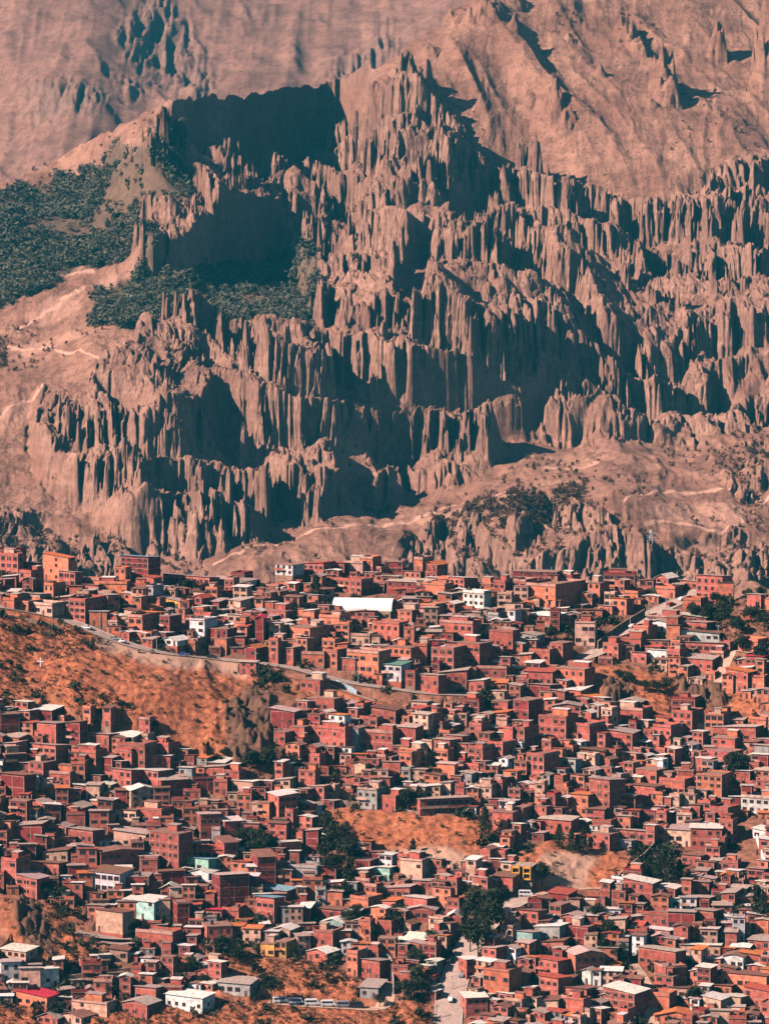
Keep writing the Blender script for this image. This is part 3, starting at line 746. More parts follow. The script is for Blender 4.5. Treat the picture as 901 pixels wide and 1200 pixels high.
# u0 v0 u1 v1 storeys wall roof yaw(L lit front and dark right side / C / R) [side px] [| label]
CROPS = {
'0 630 6': '''0 125 135 275 3 b s L 30 | three-storey red brick ridge block with window rows, farthest left on the skyline
0 95 150 125 1 d R C | low dark top-floor house under a crimson roof, far left of the skyline
305 135 490 300 4 o o L 45 | tallest blank-walled orange brick block on the left part of the ridge
165 185 265 245 1 d m C
410 245 535 345 2 b m L 50
135 245 225 390 3 b s L 80
0 295 35 385 2 b m L 60
310 335 380 435 2 o s L 75
25 395 160 440 1 c m C
155 405 285 465 1 c m C
460 370 590 405 1 b o C
380 425 490 470 1 b m C
590 345 695 400 1 b m C
695 325 895 400 1 o s C
485 445 605 580 3 b s L 140
755 410 850 550 3 b m R
640 405 750 450 1 b R C
200 475 375 545 1 c s C
20 440 105 490 1 o s C
105 455 205 505 1 o s C
410 480 485 545 1 o s C''',
'150 630 6': '''-70 150 165 250 3 d t L | maroon three-storey block with pale blue roof edge standing alone on the ridge
40 280 185 350 2 b r L 55
20 340 130 395 1 b s C
215 440 370 495 1 y m L 45 | low lime-yellow house with grey tin roof below the ridge tree clump
460 420 520 520 2 b r C
520 450 650 520 2 d m L
580 295 660 360 1 c m L 60
725 265 820 300 1 d s C
745 305 830 400 2 w m C
820 415 901 460 1 o o C
700 440 800 530 2 c m L
130 345 180 460 2 g s C
50 495 170 540 1 o o C
240 278 580 330 1 b m C | very long low brick row with square bays along the ridge behind the trees
20 540 215 601 2 b o L''',
'300 630 6': '''125 190 270 265 2 w s L | white two-storey ridge house with dark windows, alone against the tan slope
285 190 490 270 2 b r L
385 265 500 310 1 w r C
620 180 750 265 2 c s C | peach plastered windowless box house on the middle ridge
495 185 620 240 1 d r C
735 150 820 200 1 o s C
750 210 890 260 1 o s L
480 300 760 385 2 b s L | long two-storey brick building with window row behind the arched white hall
770 325 901 380 1 b s C
215 325 280 390 1 b s L
30 385 110 500 3 b s L
120 380 165 500 3 b s L
330 475 395 525 1 o s L
70 515 210 580 1 b s C
285 530 460 570 1 c W C
500 555 620 601 2 o s L''',
'450 630 6': '''0 170 130 250 2 d s C
45 245 205 290 1 b R C | low brick house under a crimson and white striped roof on the ridge
205 155 275 235 2 o s L | plain bright orange square tower house standing out on the ridge
280 200 370 225 1 b o C
290 250 370 340 2 b s C
450 300 570 400 3 b W L
270 330 425 445 2 o s L 60
20 310 290 400 2 d m C
555 390 700 530 3 w s L 55 | white three-storey apartment block with red window panels and dark side
245 475 370 570 2 o s L
405 460 500 550 2 b W L
50 510 205 601 2 o s L
240 525 290 601 2 b s L
625 325 750 380 1 b s C
760 315 855 425 2 b s L
755 440 901 505 1 o s C
500 500 620 540 1 o s C
725 545 800 601 1 g s C
875 510 915 620 2 w s C''',
'600 630 6': '''0 260 310 310 2 d s C | long dark unfinished block stretching across the ridge right of centre
300 280 420 340 1 d s C
100 340 300 500 3 o s L 230 | huge windowless block, orange front and wide dark maroon side, under the ridge
525 320 620 470 3 o s L
640 265 860 345 2 d s C
640 350 800 395 1 o s C
580 400 705 460 1 c m C
790 390 880 450 1 o s C
700 440 800 540 2 o o C
445 515 630 565 1 b b C
310 520 440 580 1 g m C
45 545 310 601 1 b W C
0 310 100 420 2 b s L''',
'750 630 6': '''100 280 200 330 1 b W L
0 330 100 380 1 w m C
105 360 240 420 1 o s C
280 315 395 360 1 b W C
395 280 570 440 3 b m L 85 | big three-storey brick block at the head of the upper right road
300 440 420 500 1 o s C
745 405 850 510 1 b m L
850 430 901 510 1 o s C
710 520 810 570 1 b m C
50 560 260 601 1 b s C
290 570 460 601 1 b W C''',
'150 720 6': '''0 20 105 140 2 o s L 110
220 10 300 150 2 d n L
425 40 550 185 3 w s L | white-fronted three-storey house with dark window columns beside the ridge road
610 170 695 265 2 o s L 70
745 60 825 180 2 o s L 75
540 100 700 220 2 d s C
225 180 350 220 1 w W C
420 185 490 240 1 c s C
820 230 901 310 1 d o C''',
'300 620 3': '''0 310 25 410 2 d R C
30 345 70 380 1 o s L
120 345 190 415 2 o s L 85
30 395 90 440 2 y s C
160 440 240 480 1 o s C
215 310 300 385 2 o s L
310 435 440 510 2 o s L | wide orange two-storey house with windows, left of the green shop-house by the road
437 475 510 535 2 w g C | small green and white two-storey shop-house at the bend of the ridge road
455 415 550 480 2 o s L
400 330 510 400 2 b s L
310 375 400 410 1 c s C
610 420 700 500 3 b s L
700 400 790 480 2 b s L
635 330 770 400 2 b s L
820 360 901 430 1 b s C
555 410 600 480 2 b s C
640 505 740 545 1 b m C
550 515 640 560 1 b m C
800 540 880 570 1 o o C
745 535 800 570 1 b W C
740 490 880 520 1 b s C
230 430 290 485 2 o s L
155 530 225 570 1 b s C
50 640 135 700 1 d m C
205 595 280 650 1 b s L
345 620 380 660 2 b s L
405 635 490 685 1 b b C
175 700 325 770 2 b s L | two-storey brick house with long dark window rows below the pale footpath wall
325 700 360 780 2 g s C
370 715 480 780 2 b s C
120 695 170 745 1 b s C
60 715 105 755 1 b s L
545 610 600 640 1 c m C
565 655 630 700 2 b s L
500 695 560 770 1 b m C
580 745 620 790 1 c s L
625 745 680 810 2 b m C
690 760 740 810 2 b m C
800 650 880 690 2 b o C
745 690 795 740 2 b s L
740 770 800 841 3 b s L
500 775 570 841 2 o s L
690 655 740 690 2 c s C
810 755 870 820 2 b s L
870 700 901 780 2 b s C
420 800 480 841 2 b s L''',
'600 620 3': '''315 405 375 455 2 b s L
420 345 480 400 2 o s L
375 385 450 430 1 b s C
420 440 470 470 1 b m C
475 430 540 470 1 w W C
480 325 540 360 1 w m C
465 395 550 415 1 b m C
540 430 590 500 2 b s L
540 310 580 375 1 b s C
580 365 725 395 1 w b C
600 405 740 435 1 b m C
600 455 700 500 1 b m C
590 330 680 360 1 b m C
795 395 860 430 1 o s C
820 450 880 480 1 b R C
745 500 830 570 2 b o L | cream-windowed two-storey brick house with orange roof above the right-hand scree
220 330 290 410 2 c s C
145 490 260 560 2 o s L
0 370 85 400 1 g m C
60 430 130 470 1 b s C
130 400 180 460 2 b s L
40 500 140 560 1 b r C
30 550 130 590 1 d m C
185 565 240 600 1 b W C
200 590 290 620 1 b o C
140 620 240 670 2 b m C
325 635 465 675 1 b s L
375 605 450 640 1 d m C
560 600 640 650 2 d s C
555 645 635 720 3 b s L
645 655 710 690 1 b s C
320 715 420 770 2 b m C
490 695 560 770 2 b s L
240 780 320 820 2 b s C
85 660 195 750 3 b s L
200 690 275 770 3 b s L
0 700 45 790 3 b s L
0 600 60 700 3 d s L
705 700 850 750 1 b m C
840 670 890 700 1 o s C
660 790 740 838 2 b s C
700 735 780 790 2 b s C
845 740 901 770 1 d m C''',
'0 620 3': '''0 650 75 720 2 d s R
120 635 185 680 1 d W C
130 685 200 755 1 b m C
0 730 70 760 1 b m C
0 755 60 800 1 b m C
110 765 200 815 2 b m C
310 725 385 755 1 b m C
390 730 470 750 1 c W C
250 785 340 830 1 b s C
405 760 520 835 2 b s L
520 760 600 800 1 b s L
490 800 600 841 1 b W C
705 820 790 841 1 b W C
15 790 100 841 2 d s R''',
'0 880 3': '''0 85 90 165 2 d b C
95 40 160 95 2 b s L
240 5 340 50 2 b s C
160 80 250 120 1 b s C
250 45 300 110 2 o s C
390 70 470 125 2 b m L
470 70 565 125 2 b W L
405 0 465 55 2 b s C
455 135 560 200 3 c W R | three-storey cream house with three bright roof edges, left-centre of the lower town
560 100 670 170 2 d m R
400 210 480 245 1 c b C
480 205 570 265 1 b s C
670 95 790 140 1 d s R
700 60 790 95 1 b m C
815 110 890 150 1 c W C
705 180 765 220 1 b m C
700 225 780 310 2 b m R
785 245 860 310 2 b W R
30 265 150 320 1 d m C
235 280 330 330 1 b m C
180 265 235 295 1 b m C
150 355 240 390 1 c b C
345 350 515 420 2 b b R
400 290 515 345 1 c m C
515 285 640 410 4 b s L | four-storey brown brick block with stacked windows, biggest on the lower left
645 385 735 425 1 t t C | small mint green house with pale blue roof beside the four-storey brown block
690 345 800 385 1 b r C
785 320 840 400 2 b b R
310 425 425 500 2 w b C | white two-storey villa with dark shaded openings in the lower left town
425 440 525 515 2 d n C
550 425 660 490 1 d b R
665 425 735 460 1 w W C
50 445 140 510 2 b m L | brick house with grey tin roof at the top edge of the lower left bluff
0 385 65 470 3 b s L
90 400 210 430 1 b b C
435 525 545 590 3 t W C | mint and white three-storey balcony house above the small hairpin road
335 565 435 640 2 c b C
620 535 670 630 2 d s R
765 440 885 550 3 d m R
725 565 780 610 2 b R C
720 615 825 690 2 b s R
830 600 880 620 1 y o C
780 560 840 600 1 b s C
475 640 610 690 1 b s C
565 480 625 520 1 b W C
0 700 95 730 1 c W C
0 745 80 810 2 w m R
125 775 215 830 1 w W R
55 860 170 900 1 o R C | low orange house with white band and crimson roof near the lower left corner
130 935 205 961 1 b m C
205 930 290 961 1 c b C
250 885 380 930 2 c s C
430 885 520 940 1 b m C
475 835 550 885 1 b m C
580 860 715 915 1 w W C
550 830 640 870 1 d s C
765 815 880 860 1 g m C
385 700 450 740 1 c b C
225 195 290 235 1 b m C
100 180 150 215 1 b m C
150 190 220 240 2 b W R
320 175 380 210 1 b W C''',
'300 880 3': '''75 155 150 270 4 b W R | tall narrow four-storey brick block with white and orange roof edge, left of the gully trees
355 135 425 205 2 g s C
425 160 495 215 1 b s L
560 170 770 225 2 b m R | long two-storey brick row of windows along the top of the bare slope
80 325 165 380 1 b W R
0 370 75 480 3 d b R
110 410 215 455 1 g s C
150 550 190 600 1 b W C
0 520 65 600 2 b t C
0 485 110 520 1 b t C
500 385 590 455 2 c s L | tan concrete box house with flat roof below the bare orange slope
415 415 470 455 1 t W C | tiny mint box house left of the tan concrete box house
345 385 400 440 1 d s C
395 360 440 400 1 d b C
550 460 625 485 1 b m C
520 520 600 575 1 b W C
530 555 630 600 1 b m C
610 585 680 625 1 b s C
325 520 400 575 1 o s L
210 560 300 590 1 d b C
230 600 305 635 1 t W C
440 485 540 520 1 b m C
430 530 490 570 1 b o C
490 665 600 700 1 w W C
335 685 430 720 1 o o C
315 710 360 790 2 o s L
360 740 435 800 1 b m C
15 680 65 720 2 y s C
65 670 110 725 2 y s L
60 625 120 665 1 c W C
180 705 250 740 1 b W C
200 635 270 700 1 b s C
735 735 790 800 2 b W R
790 770 895 880 2 o s L | orange two-storey house with a tall dark opening right of the lower road
730 865 820 930 2 b W R
860 620 901 690 2 c s C
725 395 790 430 1 b W C
830 215 901 280 1 b s C
820 440 901 480 1 b b C
500 5 550 80 2 o s L
555 15 600 60 2 b s L
400 20 460 60 1 b s L
740 0 800 60 2 b s L
805 0 865 35 2 g s C
440 750 510 780 1 b b C
420 600 480 660 1 b s L
670 580 720 620 1 b W C
365 830 430 870 1 g m C''',
'600 880 3': '''45 15 115 100 3 b s L
240 0 325 50 2 b b C
265 105 345 230 4 b m L | tall four-storey block with six dark window bays, centre right of the town
115 170 200 215 2 b W L
200 155 270 230 2 o o L
0 200 40 255 2 b s L
160 210 205 240 1 b s C
95 240 205 290 1 b m C
275 290 345 345 2 b s L
280 250 345 285 1 b s C
345 285 500 320 1 b m L
430 65 510 115 1 b s L
420 125 500 180 1 b b C
510 105 610 160 1 b s L
400 215 500 245 1 d s C
545 275 625 335 1 c m C
625 270 735 345 2 b W C
640 85 740 180 4 o s L | four-storey orange block with stacked ledge lines and maroon side, right of the town
680 0 770 70 3 b s L
800 125 870 165 1 b s C
805 165 901 220 2 w s C | white building with two rows of wide windows at the right edge
845 280 901 310 1 w W C
865 310 901 370 2 b W C
690 205 760 260 1 b s L
580 70 635 130 1 b s C
125 500 195 545 1 d r C
0 565 90 625 2 b b C
130 540 170 600 2 b s C
165 580 230 615 1 b m C
0 640 70 700 1 t m C
80 620 165 680 1 g W C
60 675 180 710 1 b b C
180 620 270 690 2 d s L
390 460 490 530 2 b W C | two-storey house with bright white roof below the conifer clump
490 480 570 520 1 b W C
510 530 610 550 1 t W C
600 465 690 500 1 b m C
610 520 690 555 1 b m C
735 500 780 560 2 b m C
455 575 545 620 1 b s C
545 570 640 640 1 d m C
640 565 705 620 1 b m C
660 630 720 680 2 c W C
420 630 550 660 1 b W C
435 700 580 770 1 b m L
590 690 730 720 1 c W C
210 710 335 795 2 o m R | barn-like house with lit orange left side, dark front and grey tin roof
85 735 165 800 2 b r L
90 800 165 865 2 b r L
0 780 50 830 1 o b C
315 845 435 930 3 b W L | three-storey maroon block with cream flat roof near the bottom edge
530 760 620 830 2 b s R
635 775 720 810 1 b m C
740 720 810 770 1 w b C
800 715 870 755 1 b o C
735 790 890 840 1 o b C
815 840 901 900 2 b r C
870 770 901 820 1 o o C
670 870 730 930 1 c W C
740 870 800 910 1 c W C
480 860 550 910 1 o s C
500 930 640 958 1 o o C
550 840 640 870 1 c b C
165 840 260 880 1 b b C
80 880 160 920 1 c b C
830 665 901 700 1 b m C
780 515 850 540 1 b m C
595 370 660 400 1 b b C
870 890 901 958 2 b s C
715 930 830 958 1 o s C'''}
LAND = [(425,712,'the arched white hall'),(333,672,'the white ridge house'),(490,665,'the orange tower'),(555,708,'the white apartment block'),(835,690,'the road-head block'),
 (612,1025,'the yellow bay house'),(458,790,'the green shop-house'),(665,700,'the huge maroon wall'),(65,665,'the tallest left ridge block'),(232,735,'the white-fronted roadside house'),
 (122,1034,'the white villa'),(163,1066,'the mint balcony house'),(230,1014,'the small mint house'),(193,995,'the four-storey brown block'),(338,950,'the tall narrow gully block'),
 (481,1018,'the tan concrete box'),(560,1090,'the roadside conifers'),(530,1150,'the lower road'),(840,925,'the ledged orange block'),(702,937,'the six-bay tall block'),
 (884,942,'the white right-edge building'),(690,1132,'the barn-like house'),(725,1175,'the cream-roofed maroon block'),(740,730,'the upper right road'),(290,845,'the rock outcrop'),
 (48,778,'the hilltop cross'),(480,970,'the bare orange slope'),(770,820,'the right-hand scree'),(25,1095,'the lower left bluff'),(400,980,'the gully trees'),(120,690,'the ridge road bend'),
 (790,1025,'the conifer clump'),(365,1175,'the parked minibuses'),(240,700,'the ridge tree clump'),(380,865,'the long-windowed brick house')]
ORD = ['', 'second', 'third', 'fourth', 'fifth', 'sixth', 'seventh', 'eighth', 'ninth', 'tenth', 'eleventh', 'twelfth', 'thirteenth', 'fourteenth']
YAW = {'L': -33, 'C': -7, 'R': 18}
B = []
for key, txt in CROPS.items():
    ou, ov_, sc = map(float, key.split())
    for ln in txt.split('\n'):
        lab = None
        if '|' in ln: ln, lab = [q.strip() for q in ln.split('|')]
        t = ln.split(); x0, y0, x1, y1 = [float(q) for q in t[:4]]
        B.append(dict(u0=ou+x0/sc, v0=ov_+y0/sc, u1=ou+x1/sc, v1=ov_+y1/sc, st=int(t[4]), w=t[5], r=t[6], y=t[7], side=float(t[8])/sc if len(t) > 8 else None, label=lab))
rnd = random.Random(11)
for b in B:
    uc, vb = (b['u0']+b['u1'])/2, b['v1']
    x, y, z = ground(uc, max(vb, crest_c(uc)+1)); s = F/y
    ya = R(YAW[b['y']] + rnd.uniform(-6, 6))
    if b['y'] == 'C': ya = R(rnd.choice([-32, -26, -20, -10]) + rnd.uniform(-3, 3))
    if vb < crest_c(uc)+1: z = float(at(uc, vb, y)[2]); 
    pw = (b['u1']-b['u0'])/s; w = max(3.2, pw/math.cos(ya)) if b['side'] or b['y'] == 'C' else max(3.2, pw*.86/math.cos(ya))
    h = max(2.3*min(b['st'], 1) if b['st'] == 1 else 2.1*b['st'], (b['v1']-b['v0'])/s)
    d = (b['side']/s/abs(math.sin(ya)) if b['side'] else rnd.uniform(6.5, 9.5) if b['st'] < 3 else rnd.uniform(8, 11))
    d = min(d, 26)
    b.update(x=x, yy=y, z=z, ya=ya, wm=w, h=h, d=d)
    CUTS.append((x, y, z, w, d, ya))
# unique labels for the rest
def describe(b):
    kind = 'block' if b['st'] >= 3 else 'house'
    wpx = b['u1']-b['u0']
    size = 'wide ' if wpx > 38 else 'narrow ' if wpx < 16 else ''
    return f"{size}{['', 'one', 'two', 'three', 'four'][b['st']]}-storey {WALLW[b['w']]} {kind} with {ROOFW[b['r']]}"
fam = {}
for b in B:
    if b['label']: continue
    uc, vc = (b['u0']+b['u1'])/2, (b['v0']+b['v1'])/2
    d, lu, lv, ln = min((math.hypot(uc-l[0], vc-l[1]), *l) for l in LAND)
    du, dv = uc-lu, vc-lv
    dr = ('right of' if du > 0 else 'left of') if abs(du) > abs(dv) else ('below' if dv > 0 else 'above')
    fam.setdefault((describe(b), dr, ln), []).append((d, id(b), b))
for (ds, dr, ln), L in fam.items():
    L.sort(key=lambda q: q[0])
    for k, (_, _, b) in enumerate(L):
        b['label'] = f"{ds}, {'' if len(L) == 1 else ('nearest ' if k == 0 else ORD[k]+' nearest ')}{dr} {ln}"
for b in B:
    if len(b['label'].split()) > 16: b['label'] = b['label'].replace(' with ', ', ').replace(' tin roof', ' roof')
    if len(b['label'].split()) > 16: print('LONG', b['label'])
    kind = 'apartment_block' if b['st'] >= 3 else 'house'
    root = empty(kind, (b['x'], b['yy'], b['z']), b['ya'])
    tag(root, b['label'], 'apartment block' if b['st'] >= 3 else 'house', 'apartment blocks of the hillside town' if b['st'] >= 3 else 'houses of the hillside town')
    blank = True if b['label'] and ('blank' in b['label'] or 'windowless' in b['label'] or 'square tower' in b['label']) else (False if b['label'] and 'window' in b['label'] else None)
    if b['st'] == 1 and b['w'] == 'o' and blank is None: blank = rnd.random() < .5
    P, wins, doors = house_parts(b['wm'], b['d'], b['h'], b['st'], b['w'], b['r'], rnd, 5.0, blank)
    put_parts(root, P, wins, doors)

# ---- filler: every smaller house of the town, past the nearest few hundred
TOWN = [[(-60,672),(60,668),(150,672),(300,680),(600,680),(820,684),(870,700),(960,705),(960,1290),(-60,1290)]]
HOLES = [[(-150,700),(0,714),(60,724),(110,747),(190,770),(290,790),(262,880),(225,890),(165,855),(60,838),(-150,822)],
 [(258,830),(290,790),(345,795),(350,830),(330,860),(345,905),(300,925),(255,895)],[(340,796),(450,812),(520,818),(520,838),(440,838),(350,820)],
 [(365,945),(430,950),(580,960),(590,990),(560,1015),(600,1045),(510,1020),(440,1000),(380,975)],
 [(375,960),(410,955),(425,1040),(395,1060),(372,1010)],[(600,990),(640,985),(740,1000),(740,1020),(700,1060),(620,1055),(600,1030)],
 [(735,1000),(800,985),(815,1030),(770,1045),(730,1030)],[(690,780),(760,780),(800,800),(880,820),(901,850),(800,850),(770,850),(720,825),(690,815)],
 [(800,700),(845,710),(910,690),(910,780),(860,775),(830,740),(800,735)],[(505,1300),(508,1180),(520,1110),(545,1065),(600,1035),(650,1045),(625,1075),(580,1100),(555,1160),(545,1300)],
 [(-60,1045),(30,1052),(60,1060),(110,1070),(118,1120),(90,1140),(-10,1135),(-60,1100)],[(200,1165),(100,1178),(-60,1180),(-60,1300),(505,1300),(505,1172),(460,1160),(300,1165)],
 [(620,755),(680,730),(830,688),(835,700),(700,775),(640,790)],[(190,672),(260,672),(262,705),(190,702)],[(120,1085),(170,1085),(175,1110),(120,1112)],
 [(535,1050),(590,1045),(590,1110),(560,1130),(530,1110)],[(255,1105),(430,1130),(440,1180),(250,1180)],[(845,960),(901,960),(901,1020),(860,1030)],
 [(380,692),(465,692),(465,730),(380,730)], [(596,1005),(630,1005),(630,1050),(596,1050)]]
cx = np.array([c[0] - math.sin(c[5])*c[4]/2 for c in CUTS]); cy = np.array([c[1] + math.cos(c[5])*c[4]/2 for c in CUTS]); cr = np.array([math.sqrt(c[3]*c[4])*.52 for c in CUTS])
cr2 = list(cr); cxs = list(cx); cys = list(cy)
NF = 0
frnd = random.Random(5)
for _ in range(20000):
    u = frnd.uniform(-50, 950); v = frnd.uniform(684, 1285)
    uu, vv = np.array([u]), np.array([v])
    if not inpoly(uu, vv, TOWN[0])[0] or v < crest_c(u)+4 or any(inpoly(uu, vv, h_)[0] for h_ in HOLES): continue
    x, y, z = ground(u, v)
    w = frnd.uniform(3.2, 7.4); d = frnd.uniform(3.2, 5.4); r_ = math.sqrt(w*d)*.5
    dd = np.hypot(np.array(cxs)-x, np.array(cys)-(y+d/2))
    if (dd < (np.array(cr2)+r_)*.86).any(): continue
    if (np.hypot(ROADPX[:, 0]-x, ROADPX[:, 1]-y-d/2) < ROADPX[:, 2]+r_*.95+.5).any(): continue
    st = frnd.choices([1, 2, 3], [50, 42, 8])[0]
    h = st*frnd.uniform(2.3, 2.8)
    zone = vnoise(np.array([u/90]), np.array([v/60]), 4)[0]
    ya = R(-38 + 56*zone + frnd.uniform(-8, 8)) if v > 880 and u < 420 else R(-42+40*zone + frnd.uniform(-8, 8))
    wc = frnd.choice('bbbbbbooodddccbgw') if v > 860 else frnd.choice('bbbooooodcbbc')
    rc = frnd.choice('sssssmmmmWWWbbrobWms')
    P, wins, doors = house_parts(w, d, h, st, wc, rc, frnd, 4.0)
    put_stuff((x, y, z), ya, P, wins, doors); CUTS.append((x, y, z, w, d, ya))
    cxs.append(x - math.sin(ya)*d/2); cys.append(y+math.cos(ya)*d/2); cr2.append(r_); NF += 1
tag(STUFF.build('small_houses', [M['wall'], M['roof'], M['glass'], M['frame'], M['door'], M['black']]), 'the hundreds of smaller brick houses crowded between the larger ones', kind='stuff')
print('buildings', len(B), 'filler', NF)

# cut level platforms into the slope for all of them
for (x, y, z, w, d, ya) in CUTS:
    c, s_ = math.cos(ya), math.sin(ya); rr = math.hypot(w, d)+3
    j0 = terrain_index(x-rr, y); j1 = terrain_index(x+rr, y)+1
    dx = Xc[:, j0:j1]-x; dy = Yc[:, j0:j1]-y
    lx = dx*c+dy*s_; ly = -dx*s_+dy*c
    ins = (np.abs(lx) < w/2+1.1) & (ly > -1.6) & (ly < d+.9)
    Zt[:, j0:j1] = np.where(ins, np.minimum(Zt[:, j0:j1], z-.05), Zt[:, j0:j1])

# ------------------------------------------------------------------ bushes and dry scrub on the town's hillside
def scatter(name, pts, hs, K, matl, seed, wide=.55, tall=.9):
    rng = np.random.default_rng(seed); n = len(pts)
    base = clump_verts(rng, K*9, 1, 1).reshape(9, K, 3)
    T = base[rng.integers(0, 9, n)]*np.stack([hs*wide, hs*wide, hs*tall], -1)[:, None, :] + (pts+np.stack([hs*0, hs*0, hs*.4], -1))[:, None, :]
    T = T.reshape(-1, 3); sz = np.repeat(hs*.2, K)
    tri = T[:, None, :] + rng.normal(0, 1, (len(T), 3, 3))*sz[:, None, None]
    co = tri.reshape(-1, 3).astype(np.float32); me = bpy.data.meshes.new(name)
    me.vertices.add(len(co)); me.vertices.foreach_set('co', co.ravel())
    me.loops.add(len(co)); me.loops.foreach_set('vertex_index', np.arange(len(co), dtype=np.int32))
    me.polygons.add(len(co)//3); me.polygons.foreach_set('loop_start', np.arange(0, len(co), 3, dtype=np.int32))
    me.materials.append(matl); me.update(); me.validate()
    o = bpy.data.objects.new(name, me); COL.objects.link(o); return o
rng = np.random.default_rng(12)
def pick(wgt, n):
    w = np.maximum((wgt*np.clip(np.gradient(Yc, axis=0), .1, 3)).ravel().astype(float), 0); i = rng.choice(len(w), n, p=w/w.sum())
    return np.stack([Xc.ravel()[i]+rng.uniform(-.4, .4, n), Yc.ravel()[i], Zt.ravel()[i]], -1)
dark = soft(U, V, [[(0,728),(80,735),(130,752),(100,768),(60,770),(20,790),(-20,790)],[(0,790),(90,793),(150,822),(165,862),(60,842),(-20,830)],[(40,1055),(112,1062),(112,1100),(60,1125)],
                   [(800,700),(845,708),(905,690),(905,790),(860,775),(820,745)],[(200,1110),(290,1120),(300,1160),(190,1165)],[(480,1090),(530,1110),(515,1180),(480,1180)],[(735,990),(810,990),(815,1040),(735,1040)],[(-60,1168),(200,1160),(500,1184),(505,1295),(-60,1295)],[(120,1112),(250,1118),(430,1140),(430,1168),(200,1160),(110,1150)],[(0,1150),(110,1100),(120,1160),(0,1175)]], 3, 80, 14, 6)
clear = 1-np.clip(dirt*1.2, 0, 1)
offroad = np.ones(Xc.shape)
for k in range(0, len(ROADPX), 2):
    x, y, r_ = ROADPX[k]; j0 = terrain_index(x-r_-2, y); j1 = terrain_index(x+r_+2, y)+1
    offroad[:, j0:j1] = np.where(np.hypot(Xc[:, j0:j1]-x, Yc[:, j0:j1]-y) < r_+1.3, 0, offroad[:, j0:j1])
inhouse = np.zeros(Xc.shape, bool)
for (x, y, z, w, d, ya) in CUTS:
    c, s_ = math.cos(ya), math.sin(ya); rr = math.hypot(w, d)+1
    j0 = terrain_index(x-rr, y); j1 = terrain_index(x+rr, y)+1
    dx = Xc[:, j0:j1]-x; dy = Yc[:, j0:j1]-y; lx = dx*c+dy*s_; ly = -dx*s_+dy*c
    inhouse[:, j0:j1] |= (np.abs(lx) < w/2+.7) & (ly > -.8) & (ly < d+.6)
free = offroad*(~inhouse)
P_ = pick((grass*sstep(.5, .66, fbm(Xc/9, Yc/14, 70))*.16+dark*1.1)*clear*free, 7000)
tag(scatter('dry_scrub', P_, rng.uniform(.4, 1.25, len(P_)), 16, M['scrub'], 5, .8, .8), 'brown scrub on the bare slopes', kind='stuff')
town_w = (1-grass)*(1-dirt)*free*sstep(.50, .66, fbm(Xc/16, Yc/20, 72))
P_ = pick(town_w + dark*.08*free, 5200)
tag(scatter('town_bushes', P_, rng.uniform(1.2, 4.4, len(P_)), 28, M['leaf'], 6), 'dark bushes and garden greenery between the houses', kind='stuff')
P_ = pick(town_w*.6 + grass*.25*free, 1800)
tag(scatter('olive_bushes', P_, rng.uniform(.8, 2.2, len(P_)), 20, M['leaf2'], 7), 'dusty olive bushes between the houses', kind='stuff')
P_ = pick((1-grass*.8)*(1-rockc)*free, 8000)
tag(scatter('rubble', P_, rng.uniform(.3, .9, len(P_)), 5, flat('rubble and stones', (.33, .20, .15), .9, .4, .7), 8, .7, .4), 'loose stones and rubble on the ground', kind='stuff')

# ------------------------------------------------------------------ trees
def crown_mesh(kind, seed):
    rg = np.random.default_rng(seed); n = 1100; pts = []
    if kind == 'b':
        lobes = [(rg.uniform(-.24, .24), rg.uniform(-.24, .24), rg.uniform(.42, .86), rg.uniform(.16, .25)) for _ in range(9)]
        for _ in range(n):
            lx, ly, lz, lr = lobes[rg.integers(0, len(lobes))]; d = rg.normal(0, 1, 3); d /= np.linalg.norm(d); r_ = rg.random()**.35*lr
            pts.append((lx+d[0]*r_, ly+d[1]*r_, lz+d[2]*r_*.8))
        sz = .036
    else:
        for _ in range(n):
            t = rg.random()**.8; w_ = (.24*(1-t)**.75+.02)*(1+.35*math.sin(t*34+seed)); a_ = rg.uniform(0, 6.283); r_ = w_*rg.random()**.4
            pts.append((math.cos(a_)*r_, math.sin(a_)*r_, .12+.88*t-.05*r_))
        sz = .028
    T = np.array(pts); tri = T[:, None, :] + rg.normal(0, sz, (n, 3, 3))
    co = tri.reshape(-1, 3); me = bpy.data.meshes.new('crown')
    me.from_pydata(co.tolist(), [], [(i, i+1, i+2) for i in range(0, len(co), 3)]); return me
def trunk_mesh(seed):
    rd = random.Random(seed); m = MB(); m.tube((0, 0, -.15), (.01, 0, .45), .028, .018, 7); m.tube((.01, 0, .45), (-.01, .01, .75), .018, .007, 6)
    for k in range(5):
        a_ = rd.uniform(0, 6.28); z = rd.uniform(.3, .5); m.tube((0, 0, z), (math.cos(a_)*.17, math.sin(a_)*.17, z+.22), .012, .004, 5)
    return m.mesh('trunk', [M['bark']])
TM = {k: [(crown_mesh(k, i*7+3), trunk_mesh(i)) for i in range(4)] for k in 'bc'}
for k in TM:
    for c_, t_ in TM[k]: c_.materials.append(M['leaf'])
OLIVE = []
for c_, t_ in TM['b'][:2]:
    q = c_.copy(); q.materials[0] = M['leaf2']; OLIVE.append((q, t_))
